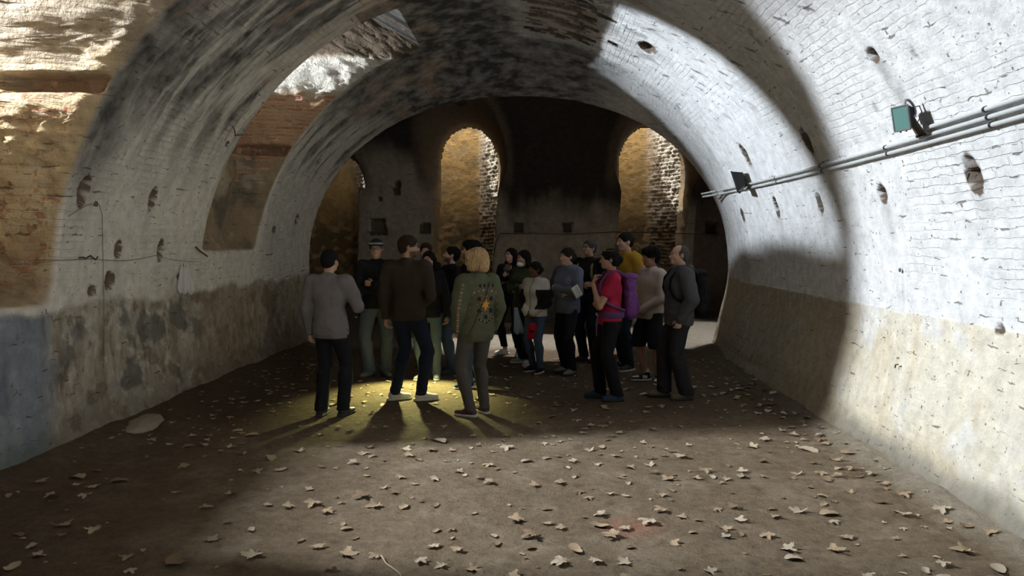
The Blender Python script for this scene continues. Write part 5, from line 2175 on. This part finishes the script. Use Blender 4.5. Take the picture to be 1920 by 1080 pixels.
f_.shoes(CM('hightop', None, vcol=True, amt=.1), SOLE_W, high=.045, col=hightop)
f_.hairdo('fluffy', HAIRM['black'])

# 18 balding man
f_ = person(1271, 746, 460, -84, 'balding person in a charcoal hooded jacket and dark trousers, rightmost of the visitors',
            arms=('pocket', 'downback'), skin=SK['pale'], hair=HAIRC['grey'], head_pitch=4, wide=1.08, feet=[(.10, .04, 4), (-.10, -.16, -8)])
char = CM('charcoal_jacket', (.085, .085, .092), amt=.25)
f_.top('jacket', char, g=.030, hem=.84, bulk=.06, ag=.026, fold=.012)
f_.hood(char, big=1.15)
f_.legs('trousers', CM('dark_grey_trousers', (.030, .028, .032)), g=.022, flare=.02)
f_.shoes(CM('shoe_tan', (.13, .105, .08)), SOLE_D)
f_.hairdo('bald', HAIRM['grey'])
fig18 = f_
bpy.context.view_layer.update()


# ------------------------------------------------------------------ things carried
def carried(fig, name, label, cat, group=None):
    r = empty(name, tuple(fig.root.location), fig.root.rotation_euler[2])
    r.scale = fig.root.scale
    tag(r, label, cat, group)
    return r


def backpack(fig, mat, mat2, label, w=.118, d=.085, belt=True):
    r = carried(fig, 'backpack', label, 'backpack')
    yb = .165
    S = SDF((-.26, .05, .82), (.26, .45, 1.56), .009)
    S.cap((.055, yb + .05, 1.38), (.06, yb + .06, 1.02), w * .62, w * .66, .05)
    S.cap((-.055, yb + .05, 1.38), (-.06, yb + .06, 1.02), w * .62, w * .66, .05)
    S.noise(lambda p: .024 * fbm(p * vec(17, 17, 7), 4, .6) + .003 * np.sin(p[:, 2] * 60 + 3 * fbm(p * 5, 2)))
    v, fc_ = S.mesh()
    mesh_np('bag', v, fc_, mat, r)
    S = SDF((-.2, .12, .85), (.2, .5, 1.4), .009)
    S.ell((0, yb + .125, 1.10), (.105, .05, .12), .02)
    S.noise(lambda p: .008 * fbm(p * 16, 3))
    v, fc_ = S.mesh()
    mesh_np('front_pocket', v, fc_, mat2, r)
    S = SDF((-.2, .05, 1.2), (.2, .48, 1.6), .009)
    S.ell((0, yb + .06, 1.43), (.125, .10, .05), .02)
    S.noise(lambda p: .006 * fbm(p * 16, 3))
    v, fc_ = S.mesh()
    mesh_np('lid', v, fc_, mat, r)
    for sg in (1, -1):
        mb = MB()
        pts = [(.105, yb + .02, 1.42), (.115, .06, 1.505), (.120, -.05, 1.475), (.118, -.135, 1.38), (.125, -.150, 1.26), (.165, -.10, 1.16), (.185, .0, 1.10), (.14, .14, 1.05)]
        mb.tube([Vector((x * sg, y, z)) for x, y, z in pts], .017, 6)
        mb.build('strap', mat2, r, True)
    if belt:
        mb = MB()
        vs = []
        ts = np.linspace(-2.75, 2.75, 46)
        for t in ts:
            x, y = .178 * math.sin(t), .005 - .150 * math.cos(t)
            hh = .040 if abs(t) > .75 else .016
            for dz, o_ in ((-hh, 0), (-hh * .6, .012), (hh * .6, .012), (hh, 0)):
                vs.append((x * (1 + o_ * 5), y * (1 + o_ * 5), 1.00 + dz))
        mesh_np('hip_belt', np.array(vs), grid_faces(46, 4), mat2, r)
        mb = MB()
        mb.tube([Vector((.10, -.160, 1.0)), Vector((.105, -.185, .92)), Vector((.10, -.180, .76))], .008, 6)
        mb.build('strap_end', mat2, r)
        mb = MB()
        mb.box((0, -.162, 1.0), (.05, .018, .035), None, .005)
        mb.build('buckle', M_STEEL, r)
    return r


backpack(fig15, CM('purple_nylon', (.20, .07, .27), amt=.35), CM('purple_nylon_dark', (.15, .07, .18), amt=.3), 'purple backpack with a hip belt, worn over the crimson shirt')
backpack(fig18, CM('black_nylon', (.010, .010, .012)), CM('black_nylon', None), 'black backpack worn by the balding visitor in the charcoal jacket', belt=False)


def hand_world(fig, i):
    sh, e, wr, hd, pn = fig.arm[i]
    return fig.root.matrix_world @ Vector(wr + hd * .07)


# folded paper
hw_ = hand_world(fig13, 1)
pp_ = at_y(1082, 547, fig13.root.location.y - .34)
vs = []
for i in range(6):
    for j in range(8):
        vs.append(((i / 5 - .5) * .10, .010 * math.sin(i * .6) + .004 * j / 7, (j / 7 - .5) * .155))
o = mesh_np('paper_sheet', np.array(vs), grid_faces(6, 8), plain('white_paper', (.72, .70, .66), .8, var=.04))
md = o.modifiers.new('solid', 'SOLIDIFY')
md.thickness = .003
o.location = pp_
o.rotation_euler = (.15, -.55, .3)
tag(o, 'small folded white paper held out beside the slate-blue sweatshirt', 'paper')

# red cap in the girl's hands
cp = at_y(997, 618, 9.38)
S = SDF((-.12, -.12, -.16), (.12, .12, .14), .006)
S.ell((0, 0, .01), (.060, .055, .085), .01)
S.ell((.012, 0, -.075), (.052, .03, .055), .02)
S.ell((0, .0, -.02), (.03, .08, .02), .01, None, 'sub')
S.noise(lambda p: .008 * fbm(p * 20, 3))
v, fc_ = S.mesh()
o = mesh_np('cap', v, fc_, CM('red_cloth', (.35, .015, .03), amt=.2))
o.location = cp
o.rotation_euler = (0, .25, 0)
tag(o, 'soft red cap hanging from the hands of the child in the fleece', 'cap')

# pale blue plastic bag
bp_ = at_y(967, 600, 9.98)
vs = []
for i in range(10):
    for j in range(14):
        t = j / 13
        wdt = .05 + .10 * t
        vs.append(((i / 9 - .5) * wdt + .05 * t, .03 * math.sin(i * .9 + t * 2) * t, .17 - .36 * t + .012 * math.sin(i * 1.7) * t))
m, nt, b = nodes('pale_blue_plastic')
b.inputs['Base Color'].default_value = (.50, .62, .80, 1)
b.inputs['Roughness'].default_value = .35
b.inputs['Transmission Weight'].default_value = .25
o = mesh_np('plastic_bag', np.array(vs), grid_faces(10, 14), m)
md = o.modifiers.new('solid', 'SOLIDIFY')
md.thickness = .003
o.location = bp_
tag(o, 'pale blue plastic bag hanging at hip height behind the embroidered jacket', 'bag')

# torch and its beam
th = hand_world(fig4, 1)
r = empty('torch', tuple(th))
tgt = Vector(on_floor(772, 736))
d = (tgt - Vector(th)).normalized()
mb = MB()
mb.tube([-d * .06, d * .035], .015, 12)
mb.build('barrel', M_BLACK, r, True)
mb = MB()
mb.tube([d * .03, d * .055, d * .075], [.016, .024, .025], 14)
mb.build('head', M_BLACK, r, True)
m, nt, b = nodes('torch_lens')
b.inputs['Emission Color'].default_value = (.85, 1, .45, 1)
b.inputs['Emission Strength'].default_value = 12
mb = MB()
mb.tube([d * .0755, d * .0775], .022, 14)
mb.build('lens', m, r)
tag(r, 'small black torch lighting the earth floor yellow-green between the visitors', 'torch')
spot('torch_beam', tuple(Vector(th) + d * .10), tuple(tgt), 420, (.86, .90, .38), 1.78, .7, .02)
